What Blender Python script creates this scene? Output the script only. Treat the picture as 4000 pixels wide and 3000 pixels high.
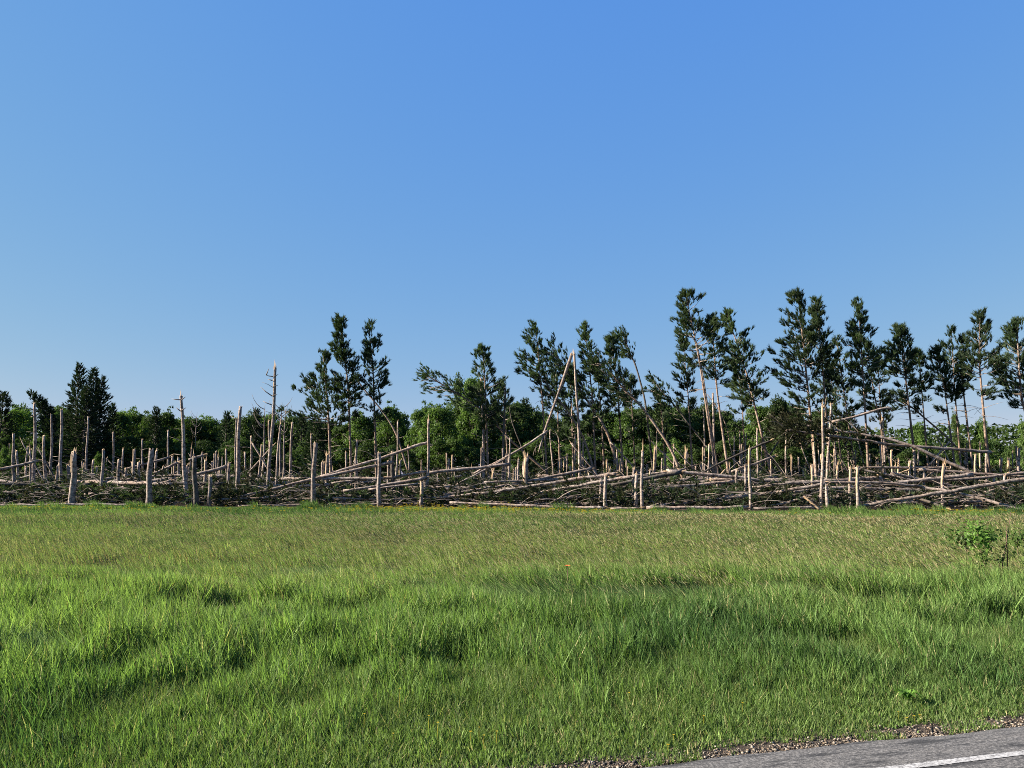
import bpy, math, random
import numpy as np
from mathutils import Vector, Matrix, noise as mnoise

S = bpy.context.scene
for o in list(bpy.data.objects):
    bpy.data.objects.remove(o)
R = math.radians

# ------------------------------------------------------------------ camera
FPX = 3000.0                 # focal length in pixels of the 4000 px wide photograph
CAM_H = 2.0
PITCH = math.atan(350.0 / FPX)
cam_data = bpy.data.cameras.new('camera')
cam = bpy.data.objects.new('camera', cam_data)
S.collection.objects.link(cam)
cam.location = (0, 0, CAM_H)
cam.rotation_euler = (math.pi / 2 + PITCH, 0, 0)
cam_data.sensor_width = 36.0
cam_data.lens = 36.0 * FPX / 4000.0
cam_data.clip_start = 0.1
cam_data.clip_end = 6000
S.camera = cam

# ------------------------------------------------------------------ sky, sun, exposure
SUN_EL, SUN_AZ = 27.0, -92.0     # azimuth clockwise from +Y (the view direction): from the left
EXPOSURE = 2.0
world = bpy.data.worlds.new('World')
S.world = world
world.use_nodes = True
wn = world.node_tree
bg = wn.nodes['Background']
sky = wn.nodes.new('ShaderNodeTexSky')
sky.sky_type = 'NISHITA'
sky.sun_disc = False
sky.sun_elevation = R(SUN_EL)
sky.sun_rotation = R(SUN_AZ)
sky.air_density, sky.dust_density, sky.ozone_density = 1.0, 0.0, 6.0
sep = wn.nodes.new('ShaderNodeSeparateColor')
com = wn.nodes.new('ShaderNodeCombineColor')
wn.links.new(sky.outputs[0], sep.inputs[0])
# the camera's colour response to the sky: each channel is compressed a little (the same for every direction)
E2 = 2.0 ** EXPOSURE
for i, (src, dst, lo, hi) in enumerate(((0.58, 0.110, 2.43, 0.335), (1.22, 0.302, 4.12, 0.510), (2.70, 0.750, 5.65, 0.735))):
    g = math.log(hi / dst) / math.log(lo / src)
    p = wn.nodes.new('ShaderNodeMath'); p.operation = 'POWER'; p.inputs[1].default_value = g
    m = wn.nodes.new('ShaderNodeMath'); m.operation = 'MULTIPLY'
    m.inputs[1].default_value = dst / (src ** g) / 0.1 / E2
    wn.links.new(sep.outputs[i], p.inputs[0]); wn.links.new(p.outputs[0], m.inputs[0]); wn.links.new(m.outputs[0], com.inputs[i])
wn.links.new(com.outputs[0], bg.inputs[0])
bg.inputs[1].default_value = 0.1

sun_data = bpy.data.lights.new('sun', 'SUN')
sun_data.energy = 5.0
sun_data.angle = R(0.53)
sun_data.color = (1.0, 0.90, 0.76)
sun = bpy.data.objects.new('sun', sun_data)
S.collection.objects.link(sun)
to_sun = Vector((math.sin(R(SUN_AZ)) * math.cos(R(SUN_EL)), math.cos(R(SUN_AZ)) * math.cos(R(SUN_EL)), math.sin(R(SUN_EL))))
sun.rotation_euler = to_sun.to_track_quat('Z', 'Y').to_euler()
sun.location = (-60, -10, 60)

S.view_settings.view_transform = 'Standard'
S.view_settings.look = 'None'
S.view_settings.exposure = EXPOSURE
S.view_settings.gamma = 1.0
S.view_settings.use_curve_mapping = False
S.render.engine = 'CYCLES'
S.cycles.use_denoising = False
S.cycles.max_bounces = 6
S.cycles.diffuse_bounces = 3
S.cycles.transparent_max_bounces = 4
S.cycles.pixel_filter_type = 'BLACKMAN_HARRIS'
S.cycles.filter_width = 0.95

# ------------------------------------------------------------------ pixel -> world
CP, SP = math.cos(PITCH), math.sin(PITCH)
def ray(px, py):
    x = (px - 2000.0) / FPX; u = (1500.0 - py) / FPX
    return Vector((x, CP - u * SP, SP + u * CP))
def at(px, py, Y):
    d = ray(px, py)
    return Vector((0, 0, CAM_H)) + d * (Y / d.y)
def ground(px, py, z=0.0):
    d = ray(px, py)
    return Vector((0, 0, CAM_H)) + d * ((z - CAM_H) / d.z)
def mpp(Y):                  # metres per photo pixel at depth Y
    return Y / FPX
def pix(v):
    q = Vector(v) - Vector((0, 0, CAM_H))
    f = q.y * CP + q.z * SP; u = -q.y * SP + q.z * CP
    return 2000 + FPX * q.x / f, 1500 - FPX * u / f
def edge_y(x):               # where the mown field ends and the blowdown starts
    return float(np.interp(x, [-60, -32, -10, 6, 14, 40, 70], [47.5, 47.0, 46.5, 43.5, 41.6, 41.8, 42]))

# ------------------------------------------------------------------ materials
def mat(name):
    m = bpy.data.materials.new(name); m.use_nodes = True
    return m, m.node_tree, m.node_tree.nodes, m.node_tree.nodes['Principled BSDF']
def nz(nt, scale, detail=4, rough=0.6, vec=None, stretch=None, coord='Object'):
    tc = nt.nodes.new('ShaderNodeTexCoord')
    n = nt.nodes.new('ShaderNodeTexNoise'); n.inputs['Scale'].default_value = scale
    n.inputs['Detail'].default_value = detail; n.inputs['Roughness'].default_value = rough
    src = tc.outputs[coord]
    if stretch:
        mp = nt.nodes.new('ShaderNodeMapping'); mp.inputs['Scale'].default_value = stretch
        nt.links.new(src, mp.inputs[0]); src = mp.outputs[0]
    nt.links.new(src, n.inputs['Vector'])
    return n
def ramp(nt, src, stops):
    r = nt.nodes.new('ShaderNodeValToRGB')
    e = r.color_ramp.elements
    while len(e) < len(stops): e.new(0.5)
    for k, (p, c) in enumerate(stops):
        e[k].position = p; e[k].color = (c[0], c[1], c[2], 1)
    nt.links.new(src, r.inputs[0])
    return r
def mixc(nt, fac, a, b, mode='MIX'):
    m = nt.nodes.new('ShaderNodeMix'); m.data_type = 'RGBA'; m.blend_type = mode
    for s, v in ((m.inputs[0], fac), (m.inputs[6], a), (m.inputs[7], b)):
        if hasattr(v, 'links') or isinstance(v, bpy.types.NodeSocket): nt.links.new(v, s)
        elif isinstance(v, (int, float)): s.default_value = v
        else: s.default_value = (v[0], v[1], v[2], 1)
    return m.outputs[2]
def bump(nt, b, src, strength, dist):
    bp = nt.nodes.new('ShaderNodeBump'); bp.inputs['Strength'].default_value = strength
    bp.inputs['Distance'].default_value = dist
    nt.links.new(src, bp.inputs['Height']); nt.links.new(bp.outputs[0], b.inputs['Normal'])
def objrand(nt):
    return nt.nodes.new('ShaderNodeObjectInfo').outputs['Random']

def bark_material(name, dark, mid, light, warm):
    m, nt, N, b = mat(name)
    n1 = nz(nt, 5.5, 6, 0.8)
    c = ramp(nt, n1.outputs[0], [(0.37, dark), (0.47, mid), (0.62, light)])
    n2 = nz(nt, 0.9, 2, 0.5)
    f = ramp(nt, n2.outputs[0], [(0.42, (0, 0, 0)), (0.62, (0.65, 0.65, 0.65))])
    col = mixc(nt, f.outputs[0], c.outputs[0], warm, 'MULTIPLY')
    mr = nt.nodes.new('ShaderNodeMapRange'); mr.inputs[3].default_value = 0.78; mr.inputs[4].default_value = 1.12
    nt.links.new(objrand(nt), mr.inputs[0])
    cc = nt.nodes.new('ShaderNodeVectorMath'); cc.operation = 'SCALE'
    nt.links.new(col, cc.inputs[0]); nt.links.new(mr.outputs[0], cc.inputs['Scale'])
    nt.links.new(cc.outputs[0], b.inputs['Base Color'])
    b.inputs['Roughness'].default_value = 0.9
    b.inputs['Specular IOR Level'].default_value = 0.2
    bump(nt, b, n1.outputs[0], 0.7, 0.03)
    return m
M = {}
M['bark'] = bark_material('pine bark', (0.018, 0.014, 0.0125), (0.175, 0.142, 0.121), (0.37, 0.312, 0.272), (1.0, 0.84, 0.72))
M['bark_red'] = bark_material('upper pine bark', (0.03, 0.022, 0.018), (0.155, 0.118, 0.094), (0.265, 0.205, 0.165), (1.0, 0.80, 0.64))
M['bark_dark'] = bark_material('broadleaf bark', (0.02, 0.017, 0.015), (0.06, 0.052, 0.044), (0.115, 0.10, 0.088), (1.0, 0.9, 0.8))
def wood_material():
    m, nt, N, b = mat('freshly split pine wood')
    n = nz(nt, 4.0, 3, 0.6, stretch=(4, 4, 0.6))
    c = ramp(nt, n.outputs[0], [(0.3, (0.19, 0.11, 0.055)), (0.5, (0.31, 0.21, 0.12)), (0.72, (0.38, 0.30, 0.205))])
    nt.links.new(c.outputs[0], b.inputs['Base Color'])
    b.inputs['Roughness'].default_value = 0.8
    bump(nt, b, n.outputs[0], 0.4, 0.02)
    return m
M['wood'] = wood_material()
def twig_material(name, a, c):
    m, nt, N, b = mat(name)
    n = nz(nt, 2.5, 2, 0.5)
    r = ramp(nt, n.outputs[0], [(0.35, a), (0.65, c)])
    nt.links.new(r.outputs[0], b.inputs['Base Color']); b.inputs['Roughness'].default_value = 0.9
    return m
M['twig'] = twig_material('bare branch bark', (0.06, 0.046, 0.038), (0.24, 0.19, 0.155))
M['red_stem'] = twig_material('reddish sapling stem', (0.05, 0.028, 0.02), (0.13, 0.075, 0.05))

def leaf_material(name, c0, c1, c2, trans=0.35, scale=0.5, gloss=0.008, var=0.25, backside=(1.0, 1.15, 0.55)):
    """Leaves and needles: diffuse plus light shining through; hue varies from clump to clump and from plant to plant."""
    m = bpy.data.materials.new(name); m.use_nodes = True
    nt = m.node_tree; nt.nodes.clear()
    out = nt.nodes.new('ShaderNodeOutputMaterial')
    n = nz(nt, scale, 3, 0.65)
    r = ramp(nt, n.outputs[0], [(0.32, c0), (0.5, c1), (0.68, c2)])
    mr = nt.nodes.new('ShaderNodeMapRange'); mr.inputs[3].default_value = 1 - var; mr.inputs[4].default_value = 1 + var
    nt.links.new(objrand(nt), mr.inputs[0])
    sc = nt.nodes.new('ShaderNodeVectorMath'); sc.operation = 'SCALE'
    nt.links.new(r.outputs[0], sc.inputs[0]); nt.links.new(mr.outputs[0], sc.inputs['Scale'])
    d = nt.nodes.new('ShaderNodeBsdfDiffuse'); t = nt.nodes.new('ShaderNodeBsdfTranslucent'); g = nt.nodes.new('ShaderNodeBsdfGlossy')
    g.inputs['Roughness'].default_value = 0.45
    tc = mixc(nt, 1.0, sc.outputs[0], backside, 'MULTIPLY')
    nt.links.new(sc.outputs[0], d.inputs[0]); nt.links.new(tc, t.inputs[0])
    a = nt.nodes.new('ShaderNodeMixShader'); a.inputs[0].default_value = trans
    nt.links.new(d.outputs[0], a.inputs[1]); nt.links.new(t.outputs[0], a.inputs[2])
    e = nt.nodes.new('ShaderNodeMixShader'); e.inputs[0].default_value = gloss
    nt.links.new(a.outputs[0], e.inputs[1]); nt.links.new(g.outputs[0], e.inputs[2])
    nt.links.new(e.outputs[0], out.inputs[0])
    return m
M['needle'] = leaf_material('pine needles', (0.020, 0.034, 0.018), (0.042, 0.064, 0.032), (0.076, 0.104, 0.052), 0.4, 0.8)
M['needle_dead'] = leaf_material('wilting pine needles', (0.014, 0.018, 0.010), (0.030, 0.033, 0.018), (0.058, 0.050, 0.030), 0.2, 0.6)
M['spruce'] = leaf_material('spruce needles', (0.013, 0.023, 0.013), (0.026, 0.042, 0.022), (0.042, 0.062, 0.031), 0.2, 0.9)
M['leaf_dark'] = leaf_material('dark broadleaf leaves', (0.020, 0.038, 0.011), (0.040, 0.067, 0.018), (0.070, 0.108, 0.029), 0.38, 0.45, var=0.38)
M['leaf_mid'] = leaf_material('green broadleaf leaves', (0.030, 0.056, 0.014), (0.056, 0.096, 0.022), (0.092, 0.145, 0.035), 0.42, 0.5, var=0.35)
M['leaf_bright'] = leaf_material('bright young leaves', (0.06, 0.125, 0.026), (0.10, 0.195, 0.036), (0.15, 0.26, 0.05), 0.45, 6.0)

def attr_leaf(name, trans=0.4, gloss=0.05):
    """Grass: every blade carries its own colour (pigment plus painted light-and-shade contrast)."""
    m = bpy.data.materials.new(name); m.use_nodes = True
    nt = m.node_tree; nt.nodes.clear()
    out = nt.nodes.new('ShaderNodeOutputMaterial')
    at_ = nt.nodes.new('ShaderNodeAttribute'); at_.attribute_name = 'Col'
    d = nt.nodes.new('ShaderNodeBsdfDiffuse'); t = nt.nodes.new('ShaderNodeBsdfTranslucent'); g = nt.nodes.new('ShaderNodeBsdfGlossy')
    g.inputs['Roughness'].default_value = 0.6
    tc = mixc(nt, 1.0, at_.outputs[0], (1.0, 1.08, 0.6), 'MULTIPLY')
    nt.links.new(at_.outputs[0], d.inputs[0]); nt.links.new(tc, t.inputs[0])
    a = nt.nodes.new('ShaderNodeMixShader'); a.inputs[0].default_value = trans
    nt.links.new(d.outputs[0], a.inputs[1]); nt.links.new(t.outputs[0], a.inputs[2])
    e = nt.nodes.new('ShaderNodeMixShader'); e.inputs[0].default_value = gloss
    nt.links.new(a.outputs[0], e.inputs[1]); nt.links.new(g.outputs[0], e.inputs[2])
    nt.links.new(e.outputs[0], out.inputs[0])
    return m
M['grass'] = attr_leaf('grass blades', 0.42, 0.012)
M['stone'] = attr_leaf('gravel stones', 0.0, 0.03)
M['petal'] = attr_leaf('flower petals', 0.3, 0.02)

# ------------------------------------------------------------------ mesh helpers
def link(o, parent=None):
    S.collection.objects.link(o)
    if parent: o.parent = parent
    return o
class MB:
    """Collects vertices and faces of ONE object."""
    def __init__(self): self.v = []; self.f = []; self.mi = []
    def face(self, f, mi=0): self.f.append(f); self.mi.append(mi)
    def tube(self, pts, rad, n=8, rng=None, rough=0.0, cap=(True, True), mi=0, capmi=None, jag=0.0):
        pts = [Vector(p) for p in pts]; k = len(pts); base = len(self.v)
        up = None
        for i, p in enumerate(pts):
            t = (pts[min(i + 1, k - 1)] - pts[max(i - 1, 0)])
            if t.length < 1e-9: t = Vector((0, 0, 1))
            t.normalize()
            if up is None:
                up = Vector((1, 0, 0)) if abs(t.x) < 0.8 else Vector((0, 0, 1))
            a = (up - t * up.dot(t)).normalized(); up = a
            b = t.cross(a)
            for j in range(n):
                th = 2 * math.pi * j / n
                rr = rad[i] * (1 + (rng.uniform(-rough, rough) if rng else 0))
                q = p + (a * math.cos(th) + b * math.sin(th)) * rr
                if jag and i == k - 1: q = q + t * (rng.uniform(-0.3, 1.0) * jag)
                self.v.append(q)
        for i in range(k - 1):
            for j in range(n):
                j2 = (j + 1) % n
                self.face((base + i * n + j, base + i * n + j2, base + (i + 1) * n + j2, base + (i + 1) * n + j), mi)
        cm = mi if capmi is None else capmi
        if cap[0]: self.face(tuple(base + j for j in reversed(range(n))), mi)
        if cap[1]:
            c = len(self.v); self.v.append(pts[-1] + (pts[-1] - pts[-2]).normalized() * (0.15 * jag))
            for j in range(n): self.face((base + (k - 1) * n + j, base + (k - 1) * n + (j + 1) % n, c), cm)
    def spike(self, p, d, w, n=3, mi=0):
        """A tapering splinter."""
        d = Vector(d); a = d.orthogonal().normalized(); b = d.normalized().cross(a); base = len(self.v)
        for j in range(n):
            th = 2 * math.pi * j / n
            self.v.append(p + (a * math.cos(th) + b * math.sin(th)) * w)
        for j in range(n):
            th = 2 * math.pi * j / n + 0.3
            self.v.append(p + d * 0.6 + (a * math.cos(th) + b * math.sin(th)) * w * 0.7)
        self.v.append(p + d)
        for j in range(n):
            j2 = (j + 1) % n
            self.face((base + j, base + j2, base + n + j2, base + n + j), mi)
            self.face((base + n + j, base + n + j2, base + 2 * n), mi)
    def build(self, name, mats, parent=None, origin=None, smooth=True):
        me = bpy.data.meshes.new(name)
        o3 = Vector(origin) if origin is not None else Vector((0, 0, 0))
        me.from_pydata([tuple(Vector(q) - o3) for q in self.v], [], self.f)
        for m in (mats if isinstance(mats, (list, tuple)) else [mats]): me.materials.append(m)
        if len(set(self.mi)) > 1: me.polygons.foreach_set('material_index', self.mi)
        if smooth: me.polygons.foreach_set('use_smooth', [True] * len(me.polygons))
        me.update()
        return link(bpy.data.objects.new(name, me), parent)
def tri_mesh(name, V, F, material, parent=None, col=None, smooth=False):
    """Fast builder: V (n,3) floats, F (m,3) ints, optional colour per vertex."""
    V = np.ascontiguousarray(V, dtype=np.float32); F = np.ascontiguousarray(F, dtype=np.int32)
    me = bpy.data.meshes.new(name)
    me.vertices.add(len(V)); me.vertices.foreach_set('co', V.ravel())
    me.loops.add(F.size); me.loops.foreach_set('vertex_index', F.ravel())
    me.polygons.add(len(F)); me.polygons.foreach_set('loop_start', np.arange(0, F.size, 3, dtype=np.int32))
    me.materials.append(material)
    if smooth: me.polygons.foreach_set('use_smooth', np.ones(len(F), dtype=bool))
    me.update(calc_edges=True)
    if col is not None:
        ca = me.color_attributes.new('Col', 'FLOAT_COLOR', 'POINT')
        c4 = np.ones((len(V), 4), dtype=np.float32); c4[:, :3] = col
        ca.data.foreach_set('color', c4.ravel())
    return link(bpy.data.objects.new(name, me), parent)
def tag(o, label=None, cat=None, group=None, kind=None):
    if label: o['label'] = label
    if cat: o['category'] = cat
    if group: o['group'] = group
    if kind: o['kind'] = kind
    return o
def empty(name, loc):
    o = bpy.data.objects.new(name, None); o.location = loc; o.empty_display_size = 0.3
    return link(o)
def vnoise(x, y, seed=0.0, scale=1.0, octaves=3):
    """Cheap smooth value noise for numpy arrays, 0..1."""
    x = np.asarray(x, float) * scale + seed * 17.3; y = np.asarray(y, float) * scale + seed * 9.7
    tot = np.zeros_like(x); amp = 0.5; norm = 0
    for _ in range(octaves):
        xi = np.floor(x); yi = np.floor(y); fx = x - xi; fy = y - yi
        fx = fx * fx * (3 - 2 * fx); fy = fy * fy * (3 - 2 * fy)
        def h(a, b):
            t = np.sin(a * 127.1 + b * 311.7 + seed * 74.7) * 43758.5453
            return t - np.floor(t)
        v = (h(xi, yi) * (1 - fx) + h(xi + 1, yi) * fx) * (1 - fy) + (h(xi, yi + 1) * (1 - fx) + h(xi + 1, yi + 1) * fx) * fy
        tot += v * amp; norm += amp; amp *= 0.5; x = x * 2.03 + 11.1; y = y * 2.03 + 5.7
    return tot / norm
# ------------------------------------------------------------------ setting: ground, road, gravel
E0, E1 = ground(2723, 2989), ground(4000, 2851)
RT = (E1 - E0).normalized()                      # along the road
RN = Vector((-RT.y, RT.x, 0))                    # away from the road, towards the field
def road_pt(s, u, z): return E0 + RT * s + RN * u + Vector((0, 0, z))
def road_u(x, y): return (np.asarray(x) - E0.x) * RN.x + (np.asarray(y) - E0.y) * RN.y

def soil_material(name, stops, scale, b_strength):
    m, nt, N, b = mat(name)
    n = nz(nt, scale, 6, 0.7); n2 = nz(nt, scale * 0.12, 3, 0.5)
    c = ramp(nt, n.outputs[0], stops)
    c2 = ramp(nt, n2.outputs[0], [(0.35, (0.75, 0.75, 0.75)), (0.65, (1.15, 1.15, 1.15))])
    nt.links.new(mixc(nt, 1.0, c.outputs[0], c2.outputs[0], 'MULTIPLY'), b.inputs['Base Color'])
    b.inputs['Roughness'].default_value = 0.95; b.inputs['Specular IOR Level'].default_value = 0.1
    bump(nt, b, n.outputs[0], b_strength, 0.05)
    return m
M['soil'] = soil_material('soil and thatch under the grass', [(0.3, (0.012, 0.017, 0.007)), (0.5, (0.022, 0.030, 0.011)), (0.7, (0.042, 0.048, 0.018))], 5.0, 0.6)
M['litter'] = soil_material('forest litter of needles', [(0.3, (0.016, 0.013, 0.010)), (0.5, (0.036, 0.028, 0.020)), (0.7, (0.08, 0.062, 0.045))], 6.0, 0.8)
M['gritty'] = soil_material('sand and grit', [(0.3, (0.03, 0.024, 0.019)), (0.5, (0.07, 0.056, 0.043)), (0.7, (0.13, 0.105, 0.082))], 60.0, 0.8)

mb = MB()
G = 3000.0
xs = [-G, -200, -60, -20, 0, 20, 60, 200, G]; ys = [-400, -20, 0, 20, 40, 60, 100, 300, G]
for y in ys:
    for x in xs: mb.v.append(Vector((x, y, 0)))
for i in range(len(ys) - 1):
    for j in range(len(xs) - 1):
        a = i * len(xs) + j; mb.face((a, a + 1, a + len(xs) + 1, a + len(xs)))
tag(mb.build('ground', M['soil'], smooth=False), kind='structure')

mb = MB()                                        # the wood's floor, a ragged sheet laid on the ground
n = 140
for i in range(n):
    x = -110 + 220 * i / (n - 1)
    e = edge_y(x) + 0.45 * math.sin(i * 1.7) + 0.3 * math.sin(i * 4.1)
    mb.v.append(Vector((x, e, 0.006))); mb.v.append(Vector((x, 200, 0.006)))
for i in range(n - 1): mb.face((2 * i, 2 * i + 2, 2 * i + 3, 2 * i + 1))
tag(mb.build('forest_floor', M['litter'], smooth=False), kind='structure')

def asphalt_material():
    m, nt, N, b = mat('worn asphalt')
    n = nz(nt, 48.0, 5, 0.85); n2 = nz(nt, 1.0, 5, 0.7, stretch=(2.0, 12.0, 2.0)); n3 = nz(nt, 0.5, 2, 0.5)
    mp = n2.inputs['Vector'].links[0].from_node; mp.vector_type = 'TEXTURE'; mp.inputs['Rotation'].default_value = (0, 0, math.atan2(RT.y, RT.x)); mp.inputs['Scale'].default_value = (0.6, 0.09, 1)
    c = ramp(nt, n.outputs[0], [(0.36, (0.02, 0.019, 0.018)), (0.5, (0.076, 0.072, 0.067)), (0.61, (0.185, 0.176, 0.164))])
    k = ramp(nt, n2.outputs[0], [(0.40, (0.25, 0.25, 0.25)), (0.47, (0.95, 0.95, 0.95)), (0.7, (1.1, 1.08, 1.05))])
    col = mixc(nt, 1.0, c.outputs[0], k.outputs[0], 'MULTIPLY')
    nt.links.new(col, b.inputs['Base Color']); b.inputs['Roughness'].default_value = 0.85
    bump(nt, b, n.outputs[0], 0.8, 0.006)
    return m
def paint_material():
    m, nt, N, b = mat('worn white road paint')
    n = nz(nt, 45.0, 4, 0.75); n2 = nz(nt, 3.0, 3, 0.6)
    c = ramp(nt, n.outputs[0], [(0.38, (0.09, 0.085, 0.08)), (0.50, (0.29, 0.285, 0.275)), (0.66, (0.42, 0.415, 0.40))])
    k = ramp(nt, n2.outputs[0], [(0.3, (0.82, 0.82, 0.82)), (0.6, (1, 1, 1))])
    nt.links.new(mixc(nt, 1.0, c.outputs[0], k.outputs[0], 'MULTIPLY'), b.inputs['Base Color'])
    b.inputs['Roughness'].default_value = 0.7
    bump(nt, b, n.outputs[0], 0.5, 0.004)
    return m
M['asphalt'] = asphalt_material(); M['paint'] = paint_material()
rng = random.Random(5)
mb = MB(); ns = 700; S0, S1 = -60.0, 80.0        # road: ragged edge dropping to the gravel
prof = [(-9.0, 0.055), (-3.0, 0.10), (-0.5, 0.055), (-0.03, 0.042), (0.0, 0.004)]
for i in range(ns):
    s = S0 + (S1 - S0) * i / (ns - 1)
    j = rng.uniform(-0.012, 0.012) + 0.02 * math.sin(s * 1.9) + 0.012 * math.sin(s * 5.3)
    for u, z in prof: mb.v.append(road_pt(s, u + (j if u > -0.1 else 0), z))
P = len(prof)
for i in range(ns - 1):
    for k in range(P - 1):
        a = i * P + k; mb.face((a, a + P, a + P + 1, a + 1))
road = tag(mb.build('road', M['asphalt'], smooth=False), kind='structure')
ua = float(road_u(*ground(4000, 2930, 0.06).xy)); ub = float(road_u(*ground(4000, 2949, 0.06).xy))
def road_z(u): return float(np.interp(u, [p[0] for p in prof], [p[1] for p in prof])) + 0.004
mb = MB()
for i in range(ns):
    s = S0 + (S1 - S0) * i / (ns - 1)
    for u in (ub + rng.uniform(-.004, .004), ua + rng.uniform(-.004, .004)): mb.v.append(road_pt(s, u, road_z(u)))
for i in range(ns - 1): mb.face((2 * i, 2 * i + 2, 2 * i + 3, 2 * i + 1))
tag(mb.build('edge_line', M['paint'], road, smooth=False), label='worn white edge line painted along the road')

rng = np.random.default_rng(11)
def in_view(x, y, m=1.2): return (np.abs(x) < 0.70 * y + m)
mb = MB()
for i in range(ns):
    s = S0 + (S1 - S0) * i / (ns - 1)
    mb.v.append(road_pt(s, -0.02, 0.005)); mb.v.append(road_pt(s, 0.36 + 0.06 * math.sin(s * 2.3) + 0.05 * math.sin(s * 6.1), 0.005))
for i in range(ns - 1): mb.face((2 * i, 2 * i + 2, 2 * i + 3, 2 * i + 1))
tag(mb.build('road_shoulder', M['gritty'], smooth=False), kind='structure')

def gravel():
    n = 12000
    s = rng.uniform(-8, 7, n); u = np.abs(rng.normal(0.0, 0.115, n)) * rng.choice([1, 1, 1, -0.12], n) + rng.uniform(0, 0.12, n)
    keep = (u < 0.62); s, u = s[keep], u[keep]; n = len(s)
    x = E0.x + RT.x * s + RN.x * u; y = E0.y + RT.y * s + RN.y * u
    size = np.clip(rng.lognormal(-5.08, 0.42, n), 0.004, 0.016)
    base = np.array([[1, 0, 0], [0, 1, 0], [-1, 0, 0], [0, -1, 0], [0, 0, .75], [0, 0, -.75],
                     [.62, .62, .5], [-.62, .62, .5], [-.62, -.62, .5], [.62, -.62, .5]])
    tris = np.array([[0, 6, 9], [1, 7, 6], [2, 8, 7], [3, 9, 8], [6, 4, 9], [7, 4, 6], [8, 4, 7], [9, 4, 8],
                     [0, 1, 6], [1, 2, 7], [2, 3, 8], [3, 0, 9], [1, 0, 5], [2, 1, 5], [3, 2, 5], [0, 3, 5]])
    V = base[None] * (1 + rng.uniform(-.32, .32, (n, 10, 3))) * size[:, None, None] * np.stack([rng.uniform(.7, 1.4, n), rng.uniform(.7, 1.3, n), rng.uniform(.5, .9, n)], 1)[:, None]
    a = rng.uniform(0, 6.28, n); ca, sa = np.cos(a)[:, None], np.sin(a)[:, None]
    X = V[..., 0] * ca - V[..., 1] * sa + x[:, None]; Y = V[..., 0] * sa + V[..., 1] * ca + y[:, None]
    Z = V[..., 2] + size[:, None] * 0.3 + np.where(u < 0, 0.045, 0.008)[:, None]
    pal = np.array([[.10, .078, .055], [.075, .055, .04], [.18, .15, .115], [.05, .04, .032], [.14, .10, .065], [.24, .21, .17], [.032, .028, .024]])
    c = pal[rng.integers(0, len(pal), n)] * rng.uniform(.75, 1.2, (n, 1))
    F = (np.arange(n)[:, None, None] * 10 + tris[None]).reshape(-1, 3)
    o = tri_mesh('gravel', np.stack([X, Y, Z], -1).reshape(-1, 3), F, M['stone'], col=np.repeat(c, 10, 0))
    tag(o, 'strip of brown and tan gravel between the grass and the asphalt', 'gravel', kind='stuff')
gravel()

# ------------------------------------------------------------------ grass
def smooth(a, b, x): t = np.clip((x - a) / (b - a), 0, 1); return t * t * (3 - 2 * t)
EX = np.array([-60, -32, -10, 6, 14, 40, 70.]); EY = np.array([47.5, 47.0, 46.5, 43.5, 41.6, 41.8, 42]) - 0.9
def edge_np(x): return np.interp(x, EX, EY)
HOLLOWS = [(q.x, q.y, r_) for q, r_ in ((ground(430, 2680), .42), (540, 0) and (ground(545, 2800), .34), (ground(930, 2670), .30), (ground(1350, 2680), .26), (ground(2090, 2720), .30), (ground(1760, 2620), .30), (ground(2510, 2800), .34), (ground(3060, 2560), .40), (ground(1440, 2430), .34), (ground(280, 2560), .30), (ground(3850, 2520), .36), (ground(700, 2760), .28), (ground(1180, 2790), .24), (ground(2620, 2620), .30))]
def grass_height(x, y):
    u = road_u(x, y)
    h = np.interp(u, [0.2, 0.42, 0.8, 1.4, 2.4, 4.0, 6.5, 9], [0.03, 0.06, 0.12, 0.24, 0.36, 0.46, 0.48, 0.40])
    h = h * np.interp(edge_np(x) - y, [-1, 0, 3, 9, 18], [0.35, 0.38, 0.48, 0.7, 1.0])
    h = h * (1 + 2.2 * smooth(.56, .74, vnoise(x, y, 71, .9, 3)) * smooth(4, 1.5, edge_np(x) - y))
    for hx, hy, hr in HOLLOWS:
        d2 = ((x - hx) / hr) ** 2 + ((y - hy) / (hr * 1.5)) ** 2
        h = h * (1 - 0.68 * np.exp(-d2 * 1.6))
    return h * (0.42 + 1.0 * vnoise(x, y, 1, 1.5, 3))
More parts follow.
